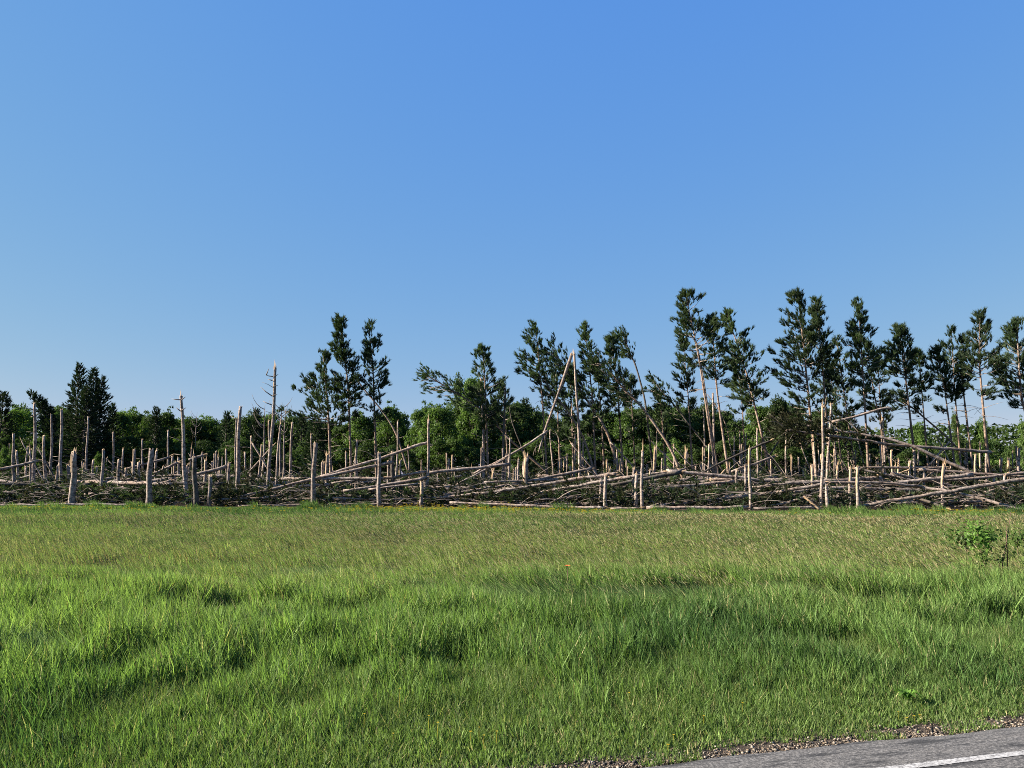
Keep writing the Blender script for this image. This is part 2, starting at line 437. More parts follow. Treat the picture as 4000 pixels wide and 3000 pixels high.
def blades(name, n, y0, y1, wid, seg, seed, label, dens_noise=0.35, extra=None):
    rg = np.random.default_rng(seed)
    y = np.sqrt(rg.uniform(y0 * y0, y1 * y1, n)); x = rg.uniform(-1, 1, n) * (0.70 * y + 1.5)
    # tufts: pull blades towards clump centres
    ci, cj = np.floor(x / 0.17), np.floor(y / 0.17)
    h1 = np.sin(ci * 127.1 + cj * 311.7) * 43758.5453; h2 = np.sin(ci * 269.5 + cj * 183.3) * 43758.5453
    cx = (ci + (h1 - np.floor(h1))) * 0.17; cy = (cj + (h2 - np.floor(h2))) * 0.17
    k = rg.uniform(0, 0.55, n); x = x + (cx - x) * k; y = y + (cy - y) * k
    u = road_u(x, y); hn = vnoise(x, y, 3, 1.6, 3)
    gap = vnoise(x, y, 8, 0.75, 3)                                   # thin patches where the thatch shows
    p_keep = (0.12 + 0.88 * smooth(0.31, 0.40, gap)) * np.where(u < 0.5, smooth(0.05, 0.5, u) * smooth(0.35, 0.6, vnoise(x, y, 5, 3)) * 1.6 + 0.02, 1.0)
    for hx, hy, hr in HOLLOWS: p_keep = p_keep * (1 - .6 * np.exp(-(((x - hx) / hr) ** 2 + ((y - hy) / (hr * 1.5)) ** 2) * 1.8))
    p_keep = p_keep * (y < edge_np(x) + 2.0 - 3.2 * vnoise(x, y, 4, 0.5, 4) + 0.3)
    ok = (rg.uniform(0, 1, n) < p_keep) & (u > 0.02)
    x, y, u, gap = x[ok], y[ok], u[ok], gap[ok]; n = len(x)
    h = grass_height(x, y) * rg.uniform(0.55, 1.15, n) * (0.5 + 0.5 * smooth(0.31, 0.43, gap))
    lod = smooth(0.62, 0.74, vnoise(x, y, 12, 0.55, 3)) * smooth(1.6, 3.0, u) * smooth(17, 13, y)   # lodged patches
    windy = smooth(11, 17, y)
    lx = -h * (0.10 + 0.38 * windy) + rg.normal(0, 0.26, n) * h - lod * h * 0.55
    ly = rg.normal(-0.05, 0.20, n) * h + lod * h * 0.5
    h = h * (1 - 0.3 * lod) * (1 - 0.12 * windy)
    a = rg.uniform(0, np.pi, n); w = wid * rg.uniform(0.6, 1.35, n) * np.clip(h / 0.4, 0.55, 1.1)
    wx, wy = np.cos(a) * w / 2, np.sin(a) * w / 2
    z0 = np.full(n, -0.01)
    if seg == 2:
        P = [(x - wx, y - wy, z0), (x + wx, y + wy, z0), (x + lx * .32 - wx * .85, y + ly * .32 - wy * .85, h * .55), (x + lx * .32 + wx * .85, y + ly * .32 + wy * .85, h * .55), (x + lx, y + ly, h)]
        T = np.array([[0, 1, 3], [0, 3, 2], [2, 3, 4]])
    else:
        P = [(x - wx, y - wy, z0), (x + wx, y + wy, z0), (x + lx, y + ly, h)]
        T = np.array([[0, 1, 2]])
    V = np.stack([np.stack(p, -1) for p in P], 1); nv = len(P)
    # pigments, then light-and-shade contrast put into the blade colour
    big = vnoise(x, y, 21, 0.25, 3); fine = rg.uniform(0, 1, n)
    g1 = np.array([0.090, 0.164, 0.040]); g2 = np.array([0.182, 0.272, 0.075]); g3 = np.array([0.046, 0.100, 0.032])
    c = g1 + (g2 - g1) * smooth(.35, .75, big * .6 + fine * .4)[:, None]
    c = c + (g3 - c) * (smooth(.5, .25, big) * 0.7)[:, None]
    yy = y + 5.0 * (vnoise(x, y, 35, 0.35, 3) - .5)
    tanf = smooth(10.0, 16.5, yy) * smooth(38, 20, yy) * (0.15 + 0.95 * vnoise(x, y, 31, 0.25, 3)) + 0.06 * smooth(10.5, 16, yy)
    tan = np.array([0.34, 0.335, 0.15]) * rg.uniform(.75, 1.2, (n, 1)); rust = np.array([0.30, 0.20, 0.10])
    tan = np.where((rg.uniform(0, 1, n) < 0.18 * smooth(.45, .7, vnoise(x, y, 33, .35, 2)) * 2)[:, None], rust, tan)
    is_tan = rg.uniform(0, 1, n) < tanf * 0.36
    c = np.where(is_tan[:, None], tan, c + (np.array([.20, .275, .08]) - c) * (tanf * .7)[:, None])
    c = np.where((rg.uniform(0, 1, n) < 0.03)[:, None], np.array([.34, .31, .15]), c)
    c = c * np.where(rg.uniform(0, 1, n) < .38, rg.uniform(.28, .6, n), rg.uniform(.8, 1.5, n))[:, None]  # some blades darkened, the rest brightened: shade contrast painted into the colour
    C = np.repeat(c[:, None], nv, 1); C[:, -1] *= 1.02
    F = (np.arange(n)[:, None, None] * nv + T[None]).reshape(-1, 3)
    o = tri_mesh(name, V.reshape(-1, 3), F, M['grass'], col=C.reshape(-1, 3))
    tag(o, label, 'grass', kind='stuff')
    return o
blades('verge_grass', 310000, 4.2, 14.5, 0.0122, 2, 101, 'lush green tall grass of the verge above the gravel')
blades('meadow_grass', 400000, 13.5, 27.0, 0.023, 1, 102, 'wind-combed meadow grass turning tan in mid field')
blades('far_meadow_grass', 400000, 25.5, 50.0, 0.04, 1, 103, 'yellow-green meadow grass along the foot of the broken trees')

def short_grass():
    rg = np.random.default_rng(55); n = 150000
    s = rg.uniform(-9, 7.5, n); u = np.where(rg.uniform(0, 1, n) < .9, rg.uniform(.30, 2.6, n), rg.uniform(-.01, .3, n))
    x = E0.x + RT.x * s + RN.x * u; y = E0.y + RT.y * s + RN.y * u
    clump = vnoise(x, y, 61, 2.4, 3)
    ok = in_view(x, y, 1.5) & ((u > .25 + .2 * (vnoise(x, y, 62, 1.5, 2) - .5)) | (clump + np.where(u < .16, .06, 0) > .58)); x, y, u, clump = x[ok], y[ok], u[ok], clump[ok]; n = len(x)
    h = np.interp(u, [0, .3, .6, 1.2, 2.6], [.05, .05, .065, .11, .20]) * rg.uniform(.5, 1.3, n) * (.6 + .8 * clump)
    a = rg.uniform(0, np.pi, n); w = .010 * rg.uniform(.6, 1.4, n); wx, wy = np.cos(a) * w / 2, np.sin(a) * w / 2
    lx, ly = rg.normal(-.1, .45, n) * h, rg.normal(-.05, .45, n) * h; z0 = np.where(u < .03, .03, 0.0)
    V = np.stack([np.stack([x - wx, y - wy, z0], -1), np.stack([x + wx, y + wy, z0], -1), np.stack([x + lx, y + ly, z0 + h], -1)], 1)
    c = np.array([.065, .115, .030]) + np.array([.085, .10, .03]) * rg.uniform(0, 1, (n, 1)); c = np.where((rg.uniform(0, 1, n) < .06)[:, None], np.array([.33, .29, .14]), c) * rg.uniform(.6, 1.25, (n, 1))
    tag(tri_mesh('short_verge_grass', V.reshape(-1, 3), np.arange(n * 3).reshape(-1, 3), M['grass'], col=np.repeat(c, 3, 0)), 'short clipped grass and weeds beside the gravel', 'grass', kind='stuff')
short_grass()

def seed_heads():
    rg = np.random.default_rng(77); n = 46000
    y = np.sqrt(rg.uniform(11 ** 2, 34 ** 2, n)); x = rg.uniform(-1, 1, n) * (0.7 * y + 1.5)
    ok = (vnoise(x, y, 31, 0.22, 2) + rg.uniform(-.25, .25, n) > 0.42) & (road_u(x, y) > 5)
    x, y = x[ok], y[ok]; n = len(x)
    h = grass_height(x, y) * rg.uniform(0.85, 1.3, n); L = rg.uniform(.07, .16, n); sc = np.clip(y / 14, 1, 2.2)
    lx = -h * rg.uniform(.15, .6, n); ly = rg.normal(0, .12, n) * h
    dx = -rg.uniform(.3, 1.0, n) * L; dz = rg.uniform(.1, .9, n) * L
    w = 0.008 * sc
    px, py, pz = x + lx, y + ly, h * .9
    sw = 0.0028 * sc
    P = [(x - sw, y, 0 * h), (x + sw, y, 0 * h), (px, py, pz), (px + dx * .4 - w * .2, py - w, pz + dz * .4 + w), (px + dx * .5 + w * .2, py + w, pz + dz * .5 - w), (px + dx, py, pz + dz)]
    T = np.array([[0, 1, 2], [2, 4, 3], [3, 4, 5]])
    V = np.stack([np.stack(p, -1) for p in P], 1)
    pal = np.array([[.34, .30, .16], [.29, .26, .14], [.40, .37, .22], [.30, .23, .13], [.25, .26, .11]])
    c = pal[rg.integers(0, 5, n)] * rg.uniform(.8, 1.15, (n, 1))
    C = np.repeat(c[:, None], 6, 1); C[:, :2] *= .6
    F = (np.arange(n)[:, None, None] * 6 + T[None]).reshape(-1, 3)
    tag(tri_mesh('grass_seed_heads', V.reshape(-1, 3), F, M['grass'], col=C.reshape(-1, 3)),
        'drooping tan seed heads standing above the meadow grass', 'seed heads', kind='stuff')
seed_heads()

def yellow_flowers():
    rg = np.random.default_rng(78); pts = []
    for (px, py, sx, sy, k) in ((1790, 2004, 4.0, 1.6, 520), (1640, 1996, 2.2, 1.0, 160), (2260, 2016, 2.4, 1.0, 120), (210, 2004, 4.0, 2, 130), (900, 2010, 4, 3, 70), (3760, 2012, 1.5, .8, 110), (3330, 2030, 5, 3, 50)):
        q = ground(px, py)
        pts.append(np.stack([q.x + rg.normal(0, sx, k), q.y + rg.normal(0, sy, k)], 1))
    for (px, py, sx, k) in ((1795, 2930, .14, 5), (3552, 2830, .06, 4), (2610, 2930, .06, 3), (1590, 2905, .2, 4), (340, 2500, .05, 2), (3000, 2720, .8, 4)):
        q = ground(px, py); pts.append(np.stack([q.x + rg.normal(0, sx, k), q.y + rg.normal(0, sx, k)], 1))
    p = np.concatenate(pts); n = len(p); x, y = p[:, 0], p[:, 1]
    ok = y < edge_np(x) + .4; x, y = x[ok], y[ok]; n = len(x)
    h = grass_height(x, y) * rg.uniform(.9, 1.25, n) + .02; r = np.where(y > 20, rg.uniform(.035, .075, n), rg.uniform(.009, .014, n))
    base = np.array([[0, 0, 0.1]] + [[math.cos(t) * (1 if k % 2 else .62), math.sin(t) * (1 if k % 2 else .62), .35] for k, t in enumerate(np.arange(8) * math.pi / 4)])
    V = base[None] * r[:, None, None] + np.stack([x, y, h], -1)[:, None]
    st = np.stack([np.stack([x - .004, y, 0 * x], -1), np.stack([x + .004, y, 0 * x], -1)], 1)
    V = np.concatenate([V, st], 1)
    T = [[0, 1 + k, 1 + (k + 1) % 8] for k in range(8)] + [[9, 10, 0]]
    c = np.array([.42, .31, .02]) * rg.uniform(.75, 1.15, (n, 1)); C = np.repeat(c[:, None], 11, 1); C[:, 9:] = [.08, .17, .03]
    F = (np.arange(n)[:, None, None] * 11 + np.array(T)[None]).reshape(-1, 3)
    tag(tri_mesh('yellow_wildflowers', V.reshape(-1, 3), F, M['petal'], col=C.reshape(-1, 3)), 'drift of small yellow wildflowers in the grass', 'wildflowers', kind='stuff')
yellow_flowers()
# ------------------------------------------------------------------ labels that single out: counted from the left between two landmarks
ORD = ['first', 'second', 'third', 'fourth', 'fifth', 'sixth', 'seventh', 'eighth', 'ninth', 'tenth', 'eleventh', 'twelfth', 'thirteenth', 'fourteenth', 'fifteenth', 'sixteenth', 'seventeenth', 'eighteenth', 'nineteenth', 'twentieth']
MARKS = [(-1e9, ''), (286, 'the splintered front stump'), (712, 'the spiked snag'), (1062, 'the branchy snag'), (1482, 'the two-log stump'),
         (1670, 'the front pole'), (2245, 'the folded pine'), (2509, 'the spiked post'), (2930, 'the honey trunk'),
         (3212, 'the shattered trunk'), (3682, 'the forked white stump'), (1e9, '')]
PENDING = []
def later(o, what, px): PENDING.append((o, what, px))
def assign_labels():
    cells = {}
    for o, what, px in PENDING:
        k = max(i for i in range(len(MARKS)) if MARKS[i][0] <= px)
        cells.setdefault((k, what), []).append((px, o))
    for (k, what), L in cells.items():
        L.sort(key=lambda t: t[0])
        a, b = MARKS[k][1], MARKS[k + 1][1]
        where = f'left of {b}' if not a else (f'right of {a}' if not b else f'between {a} and {b}')
        for i, (px, o) in enumerate(L):
            o['label'] = f'{what} {where}' if len(L) == 1 else f'{ORD[i]} {what} from left {where}'

# ------------------------------------------------------------------ needles, leaves
def tufts(P, D, L, k, rg, spread=0.75, wid=0.028):
    """Needle brushes: each one k slender needles round a shoot."""
    n = len(P); D = D / np.linalg.norm(D, axis=1, keepdims=True)
    Dn = np.repeat(D, k, 0); Pn = np.repeat(P, k, 0); Ln = np.repeat(L, k)
    q = rg.normal(0, 1, (n * k, 3)); q -= Dn * (q * Dn).sum(1, keepdims=True); q /= np.linalg.norm(q, axis=1, keepdims=True) + 1e-9
    f = rg.uniform(0, 0.75, n * k)
    s = spread * rg.uniform(.5, 1.15, n * k)
    dr = Dn + q * s[:, None]; dr /= np.linalg.norm(dr, axis=1, keepdims=True)
    b = Pn + Dn * (f * Ln)[:, None]
    side = np.cross(dr, rg.normal(0, 1, (n * k, 3))); side /= np.linalg.norm(side, axis=1, keepdims=True) + 1e-9
    w = (wid * rg.uniform(.7, 1.3, n * k))[:, None]
    tip = b + dr * (Ln * rg.uniform(.55, .85, n * k))[:, None]
    V = np.stack([b - side * w, b + side * w, tip], 1).reshape(-1, 3)
    return V, np.arange(len(V)).reshape(-1, 3)
def curve_pts(a, b, c, n):
    return [a * (1 - t) ** 2 + b * (2 * t * (1 - t)) + c * t * t for t in [i / (n - 1) for i in range(n)]]
def to_ground(T, B, z=-0.15):
    d = (B - T); k = (z - T.z) / d.z if abs(d.z) > 1e-6 else 1
    return T + d * k
def trunk_mesh(mb, pts, r0, r1, rng, n=9, mi=0, jag=0.0, capmi=None):
    k = len(pts)
    rad = [(r0 + (r1 - r0) * i / (k - 1)) * (1 + 0.05 * math.sin(i * 2.1 + r0 * 100)) for i in range(k)]
    mb.tube(pts, rad, n, rng, 0.07, mi=mi, jag=jag, capmi=capmi)
def wobble(a, b, n, amt, rng):
    out = []; d = b - a
    ph = rng.uniform(0, 6); s = d.orthogonal().normalized(); s2 = d.normalized().cross(s)
    for i in range(n):
        t = i / (n - 1); e = math.sin(math.pi * t)
        out.append(a + d * t + (s * math.sin(t * 5 + ph) + s2 * math.cos(t * 4 + ph)) * amt * e)
    return out

# ------------------------------------------------------------------ snapped trunks
def stub(parent, p, d, r, rng, name='branch_stub'):
    mb = MB(); m = p + d * 0.55 + Vector((0, 0, 0.06 * d.length * rng.uniform(-1, 1)))
    mb.tube([p, m, p + d], [r, r * .75, r * .3], 5, rng, 0.1)
    return mb.build(name, M['twig'], parent, parent.location)
def snapped(xt, yt, xb, yb, w, Y, flags='', label=None, seed=0, what=None, name='snapped_pine_trunk'):
    rng = random.Random(seed * 7919 + int(xt) * 31 + int(yt))
    T = at(xt, yt, Y); B = to_ground(T, at(xb, yb, Y))
    T.y += rng.uniform(-.25, .25) * (T.z / 5)
    r = w * (.95 if w < 13 else .84) * mpp(Y) / 2
    H = (T - B).length
    n = max(5, int(H / .45) + 2)
    root = empty(name, (B.x, B.y, 0))
    mb = MB()
    pts = wobble(B, T, n, 0.05 + 0.02 * H * .3, rng)
    tp = 0.72 if H > 4 else 0.9
    big = 's' in flags
    trunk_mesh(mb, pts, r * 1.18, r * tp, rng, 10, 0, jag=r * (2.0 if big else 1.3), capmi=1)
    mb.build('trunk', [M['bark_dark'] if 'd' in flags else M['bark'], M['wood']], root, root.location)
    ax = (pts[-1] - pts[-2]).normalized(); rt = r * tp
    # splinters left on the break
    mb = MB(); k = rng.randint(6, 9) if big else rng.randint(3, 5)
    for i in range(k):
        th = rng.uniform(0, 6.28); o = (ax.orthogonal().normalized()); o = Matrix.Rotation(th, 3, ax) @ o
        ln = rng.uniform(.10, .34) * (1.9 if big else 1.0) * (1.5 if 't' in flags and i == 0 else 1)
        mb.spike(pts[-1] + o * rt * .6 - ax * .12, (ax + o * rng.uniform(-.05, .35)) * ln, rt * rng.uniform(.22, .42))
    if 't' in flags:
        mb.spike(pts[-1] - ax * .2 + Vector((rng.uniform(-.3, .3) * rt, 0, 0)), (ax + Vector((rng.uniform(-.1, .1), 0, 0))) * rng.uniform(.7, 1.1), rt * .42)
    mb.build('splinters', M['wood'] if 'd' not in flags else M['twig'], root, root.location, smooth=False)
    if 'b' in flags or big:          # bark torn away: bare wood down one side
        mb = MB(); a0 = ax.orthogonal(); L = min(H * .55, rng.uniform(.8, 1.7) if not 'B' in flags else H * .75)
        x = Vector((-1, -0.55, 0)).normalized(); base = len(mb.v); ncol = 5; nrow = 6
        for i in range(nrow):
            t = i / (nrow - 1); c = pts[-1] - ax * (L * (1 - t)) ; half = (0.25 + 0.75 * t ** .7) * 1.25
            # keep to the trunk's own wobbling axis
            s = 1 - L * (1 - t) / H; j = s * (n - 1); j0 = int(max(0, min(n - 2, j))); c = pts[j0].lerp(pts[j0 + 1], j - j0)
            rr = (r * 1.18 + (rt - r * 1.18) * s) * 1.12
            for q in range(ncol):
                an = (q / (ncol - 1) - .5) * 2 * half
                o = Matrix.Rotation(an, 3, 'Z') @ x
                mb.v.append(c + o * (rr if 0 < q < ncol - 1 else rr * .8) + ax * rng.uniform(-.05, .05) * (1 if i < nrow - 1 else 3))
        for i in range(nrow - 1):
            for q in range(ncol - 1):
                a = base + i * ncol + q; mb.face((a, a + 1, a + ncol + 1, a + ncol))
        mb.build('bare_wood', M['wood'], root, root.location)
    ns = 0
    if 'k' in flags: ns = rng.randint(3, 5)
    elif H > 3 and w > 8: ns = rng.randint(1, 3)
    elif rng.random() < .5: ns = 1
    for i in range(ns):
        t = rng.uniform(.45, .96); j = int(t * (n - 1)); p = pts[min(j, n - 1)]
        th = rng.choice([0, math.pi]) + rng.uniform(-.7, .7)
        stub(root, p, Vector((math.cos(th), math.sin(th) * .8, rng.uniform(-.1, .5))) * rng.uniform(.25, .6 if 'k' not in flags else 1.0), max(.02, r * .2), rng)
    tag(root, label, 'broken tree', 'snapped pine trunks of the blowdown')
    if not label:
        later(root, what or ('tall bare trunk' if H > 4.6 else ('snapped trunk' if H > 2.6 else 'short stump')), xt)
    return root

def front(xb, extra=0.6): return edge_y(at(xb, 1985, 44).x) + extra
F_ = 0.0
STUMPS = [
 # xt, yt, xb, yb, width px, depth, flags, label
 (61, 1699, 58, 1953, 13, 53, 'k', None), (36, 1736, 38, 1878, 6, 68, '', None), (68, 1764, 69, 1885, 9, 62, '', None),
 (131, 1579, 134, 1890, 15, 57, 'k', None), (179, 1706, 177, 1890, 14, 56, 'b', None), (196, 1620, 198, 1863, 10, 63, '', None),
 (232, 1602, 239, 1890, 14, 58, 'k', None), (226, 1822, 222, 1893, 9, 55, 'b', None), (291, 1778, 281, 1968, 25, 0, 's', 'shaggy splintered front stump, torn open and widest near the left edge'),
 (268, 1822, 268, 1893, 12, 56, 's', None), (106, 1825, 105, 1890, 8, 58, '', None), (351, 1632, 340, 1870, 9, 72, 'k', None),
 (448, 1692, 445, 1850, 9, 72, '', None), (400, 1760, 399, 1915, 14, 52, '', None), (484, 1755, 480, 1882, 8, 63, 'k', None),
 (467, 1800, 463, 1908, 12, 53, '', None), (377, 1826, 375, 1870, 7, 63, '', None), (420, 1790, 420, 1860, 4, 74, '', None), (322, 1805, 322, 1870, 5, 70, '', None),
 (588, 1762, 580, 1981, 24, 0, '', 'thick flat-topped front stump standing alone at the grass edge'), (763, 1792, 765, 1972, 21, 0, 'd', 'thick dark front stump with a broken log on its top'),
 (700, 1550, 724, 1867, 17, 50, 'kt', 'leaning spiked snag with bare side branches against the sky'),
 (941, 1594, 926, 1867, 19, 51, 'k', 'tall thick broken trunk with rounded top, tilting right'), (920, 1640, 920, 1860, 8, 55, '', None),
 (522, 1759, 522, 1886, 11, 56, 'b', None), (556, 1718, 556, 1875, 8, 64, 'k', None), (541, 1809, 539, 1908, 12, 53, '', None),
 (610, 1762, 608, 1875, 10, 58, 'k', None), (653, 1684, 650, 1875, 9, 66, '', None), (670, 1785, 670, 1850, 9, 62, '', None),
 (682, 1807, 682, 1863, 8, 60, 'b', None), (694, 1790, 694, 1870, 9, 60, '', None), (728, 1822, 724, 1927, 12, 51, '', None),
 (739, 1811, 739, 1860, 6, 64, '', None), (751, 1809, 751, 1860, 6, 66, '', None), (790, 1770, 790, 1841, 6, 62, '', None),
 (803, 1804, 799, 1904, 12, 53, 's', None), (834, 1774, 834, 1850, 5, 66, '', None), (823, 1862, 820, 1968, 17, 0, '', 'short dark-sided front stump under a curved bare branch'),
 (870, 1789, 870, 1850, 5, 68, '', None), (898, 1811, 894, 1908, 13, 52, '', None), (954, 1770, 960, 1860, 7, 63, '', None),
 (978, 1706, 980, 1886, 10, 60, '', None), (859, 1841, 859, 1880, 6, 58, '', None),
 (1074, 1442, 1052, 1862, 16, 53, 'kts', 'tall branchy snag with a pale splintered tip above the treeline'), (1045, 1645, 1049, 1860, 8, 56, 'b', None),
 (1094, 1660, 1077, 1882, 10, 55, 't', None), (1143, 1655, 1131, 1847, 13, 58, '', None), (1022, 1741, 1015, 1862, 10, 58, 'b', None),
 (1032, 1803, 1028, 1862, 8, 60, '', None), (1217, 1699, 1216, 1858, 8, 64, '', None), (1235, 1733, 1222, 1970, 20, 0, '', 'tall straight front post with a log crossing behind its middle'),
 (1259, 1808, 1257, 1897, 12, 52, '', None), (1281, 1783, 1279, 1902, 12, 52, 's', None), (1104, 1852, 1105, 1885, 5, 57, 'b', None),
 (1353, 1768, 1350, 1877, 9, 60, '', None), (1396, 1800, 1398, 1870, 6, 62, '', None), (1330, 1860, 1330, 1890, 6, 56, 'b', None), (1482, 1773, 1482, 1973, 17, 0, '', 'straight front stump under two long parallel slanting logs'),
 (1552, 1645, 1548, 1857, 8, 60, 'k', None), (1595, 1741, 1597, 1847, 6, 64, '', None), (1674, 1645, 1667, 1931, 12, 49.5, 't', 'slender front pole with a hinged broken log at its side'),
 (1535, 1771, 1534, 1857, 18, 51, 'd', 'stout dark stump carrying the bend of an upper log'), (1517, 1803, 1516, 1884, 10, 51, '', None),
 (1648, 1887, 1648, 1970, 15, 0, 'bB', 'short peeled front stump with bright yellow wood facing out'), (1745, 1773, 1744, 1887, 6, 62, 'b', None),
 (1753, 1793, 1752, 1887, 9, 58, '', None), (1879, 1482, 1890, 1818, 12, 58, 'k', None), (1974, 1521, 1969, 1758, 11, 58, 'dk', None),
 (1964, 1756, 1963, 1867, 8, 56, '', None), (1880, 1751, 1880, 1818, 6, 60, '', None), (1993, 1714, 1991, 1887, 10, 53, '', None),
 (1977, 1776, 1976, 1877, 7, 57, '', None), (1927, 1842, 1926, 1887, 11, 53, 's', None), (1710, 1852, 1711, 1892, 8, 54, '', None), (1906, 1775, 1906, 1830, 7, 62, '', None), (1775, 1833, 1775, 1880, 6, 60, '', None),
 (2057, 1788, 2050, 1897, 20, 49, 'sb', 'fat pale stump split into upright blades behind a slanting log'), (2365, 1860, 2366, 1995, 16, 0, '', 'square-topped front stump propping a long slanting log'),
 (2348, 1867, 2348, 1956, 12, 45.5, '', None), (2487, 1852, 2486, 1966, 14, 44.4, '', None), (2473, 1862, 2472, 1955, 10, 45.5, '', None),
 (2246, 1699, 2246, 1838, 9, 57, 'bB', None), (2277, 1729, 2275, 1832, 9, 58, 'b', None), (2291, 1788, 2290, 1832, 7, 60, '', None),
 (2182, 1805, 2182, 1848, 6, 58, 'b', None), (2193, 1800, 2192, 1846, 7, 57, 'bs', None), (2203, 1785, 2203, 1845, 6, 60, 'b', None), (2216, 1775, 2214, 1842, 7, 61, '', None), (2228, 1822, 2228, 1850, 7, 57, '', None),
 (2398, 1734, 2398, 1850, 8, 58, '', None), (2411, 1795, 2410, 1852, 8, 55, 'b', None), (2423, 1795, 2422, 1856, 9, 55, 'b', None), (2446, 1798, 2445, 1855, 6, 60, '', None), (2382, 1832, 2380, 1852, 10, 55, 's', None),
 (2007, 1835, 2007, 1895, 7, 54, 'b', None), (2016, 1828, 2015, 1895, 7, 55, '', None), (2026, 1795, 2025, 1900, 8, 53, '', None), (2476, 1830, 2477, 1860, 11, 50, '', None), (2148, 1680, 2158, 1838, 7, 62, '', None), (2300, 1850, 2300, 1890, 7, 54, '', None), (2452, 1825, 2452, 1858, 6, 56, 'b', None),
 (2511, 1765, 2509, 1993, 14, 0, 't', 'slim front post with a thin spike, beside stacked ground logs'), (2560, 1755, 2558, 1863, 10, 55, 's', None), (2566, 1690, 2563, 1800, 5, 60, '', None), (2587, 1792, 2586, 1860, 7, 56, '', None),
 (2681, 1765, 2680, 1836, 12, 56, 'sb', None), (2748, 1595, 2755, 1820, 7, 60, '', None), (2787, 1538, 2787, 1852, 11, 56, '', None), (2771, 1738, 2766, 1922, 9, 51, 'b', None),
 (2870, 1706, 2869, 1825, 8, 58, '', None), (2888, 1687, 2893, 1847, 6, 60, '', None), (2915, 1695, 2907, 1825, 6, 59, '', None), (2912, 1820, 2909, 1966, 10, 46.5, '', None),
 (2931, 1752, 2930, 1988, 13, 0, 'bB', 'slim honey-coloured front trunk with bark stripped from its upper half'), (2877, 1836, 2874, 1933, 13, 47.5, '', None), (2959, 1676, 2957, 1847, 9, 53, 'k', None), (2974, 1722, 2974, 1830, 5, 60, '', None),
 (2804, 1874, 2805, 1914, 10, 50, '', None), (2739, 1820, 2739, 1868, 8, 55, 's', None), (2852, 1809, 2852, 1850, 7, 57, 'b', None), (2717, 1820, 2717, 1850, 7, 57, '', None), (2540, 1840, 2540, 1866, 9, 52, 's', None), (2625, 1830, 2626, 1862, 7, 56, '', None),
 (3220, 1592, 3208, 1990, 14, 0, 'bst', 'tall shattered front trunk with a pale torn top'), (3231, 1895, 3230, 1993, 14, 0, '', 'dark front stump close beside the tall shattered trunk'), (3247, 1581, 3239, 1780, 12, 52, 'k', None),
 (3174, 1820, 3171, 1955, 11, 46.5, 'b', None), (3176, 1679, 3181, 1792, 9, 53, 's', None), (3325, 1830, 3324, 1977, 13, 44.2, 'b', 'bright-topped stump left of its twin, by the grass edge'), (3354, 1825, 3349, 1993, 14, 0, 'bB', 'bright-topped front stump, right one of a close pair'),
 (3072, 1711, 3072, 1814, 8, 55, 't', None), (3196, 1684, 3198, 1787, 6, 58, '', None), (3258, 1668, 3271, 1803, 9, 55, '', None), (3271, 1662, 3325, 1803, 6, 57, '', None), (3336, 1640, 3371, 1820, 6, 58, '', None),
 (3454, 1635, 3460, 1868, 9, 53, 'bt', None), (3442, 1743, 3444, 1830, 8, 55, 'b', None), (3484, 1763, 3485, 1852, 9, 53, 'b', None), (3434, 1792, 3434, 1832, 6, 57, 'b', None), (3125, 1733, 3144, 1787, 6, 57, '', None), (3342, 1760, 3342, 1810, 7, 58, '', None), (3271, 1820, 3271, 1860, 11, 52, 's', None), (3090, 1790, 3091, 1815, 7, 55, 's', None), (3010, 1790, 3011, 1830, 6, 56, 'b', None), (3400, 1775, 3400, 1835, 6, 60, '', None), (3140, 1835, 3140, 1870, 7, 53, '', None),
 (3682, 1820, 3681, 1971, 14, 44.6, 's', 'forked white stump behind the long slanting log in front'), (3614, 1852, 3611, 1923, 11, 48, '', None), (3511, 1798, 3509, 1850, 9, 54, 'b', None), (3558, 1803, 3557, 1858, 11, 52, 'bB', None),
 (3576, 1760, 3573, 1920, 10, 49, '', None), (3589, 1750, 3589, 1850, 7, 55, '', None), (3647, 1776, 3648, 1822, 8, 56, 'b', None), (3662, 1798, 3661, 1820, 9, 56, 's', None),
 (3760, 1836, 3759, 1890, 9, 51, 'b', None), (3772, 1863, 3771, 1895, 9, 50, '', None), (3782, 1733, 3781, 1830, 6, 58, '', None), (3812, 1776, 3810, 1890, 9, 52, 'bB', None), (3829, 1738, 3827, 1890, 9, 53, 'sb', None), (3850, 1770, 3850, 1912, 9, 50, '', None),
 (3874, 1836, 3874, 1880, 6, 55, '', None), (3887, 1857, 3884, 1912, 10, 49, '', None), (3913, 1792, 3912, 1857, 9, 53, '', None), (3936, 1792, 3935, 1852, 12, 53, 'b', None), (3949, 1765, 3949, 1850, 5, 58, '', None), (3973, 1825, 3972, 1868, 9, 52, 'k', None), (3987, 1755, 3986, 1847, 13, 53, '', None), (3926, 1857, 3927, 1950, 9, 47, '', None), (3958, 1901, 3957, 1960, 9, 46, '', None), (3720, 1840, 3720, 1890, 7, 54, '', None),
]
SIDE = {700: [((708, 1562), (670, 1558)), ((708, 1562), (725, 1550)), ((705, 1605), (688, 1592)), ((705, 1605), (727, 1592))],
        1074: [((1066, 1471), (1038, 1465)), ((1040, 1466), (1050, 1440)), ((1068, 1472), (1087, 1462)), ((1064, 1548), (1018, 1512)), ((1066, 1510), (1086, 1505)), ((1062, 1582), (1026, 1566)), ((1064, 1545), (1083, 1541)), ((1060, 1622), (1080, 1616)), ((1064, 1487), (1046, 1482))],
        131: [((132, 1628), (120, 1626))], 351: [((346, 1655), (334, 1652))]}
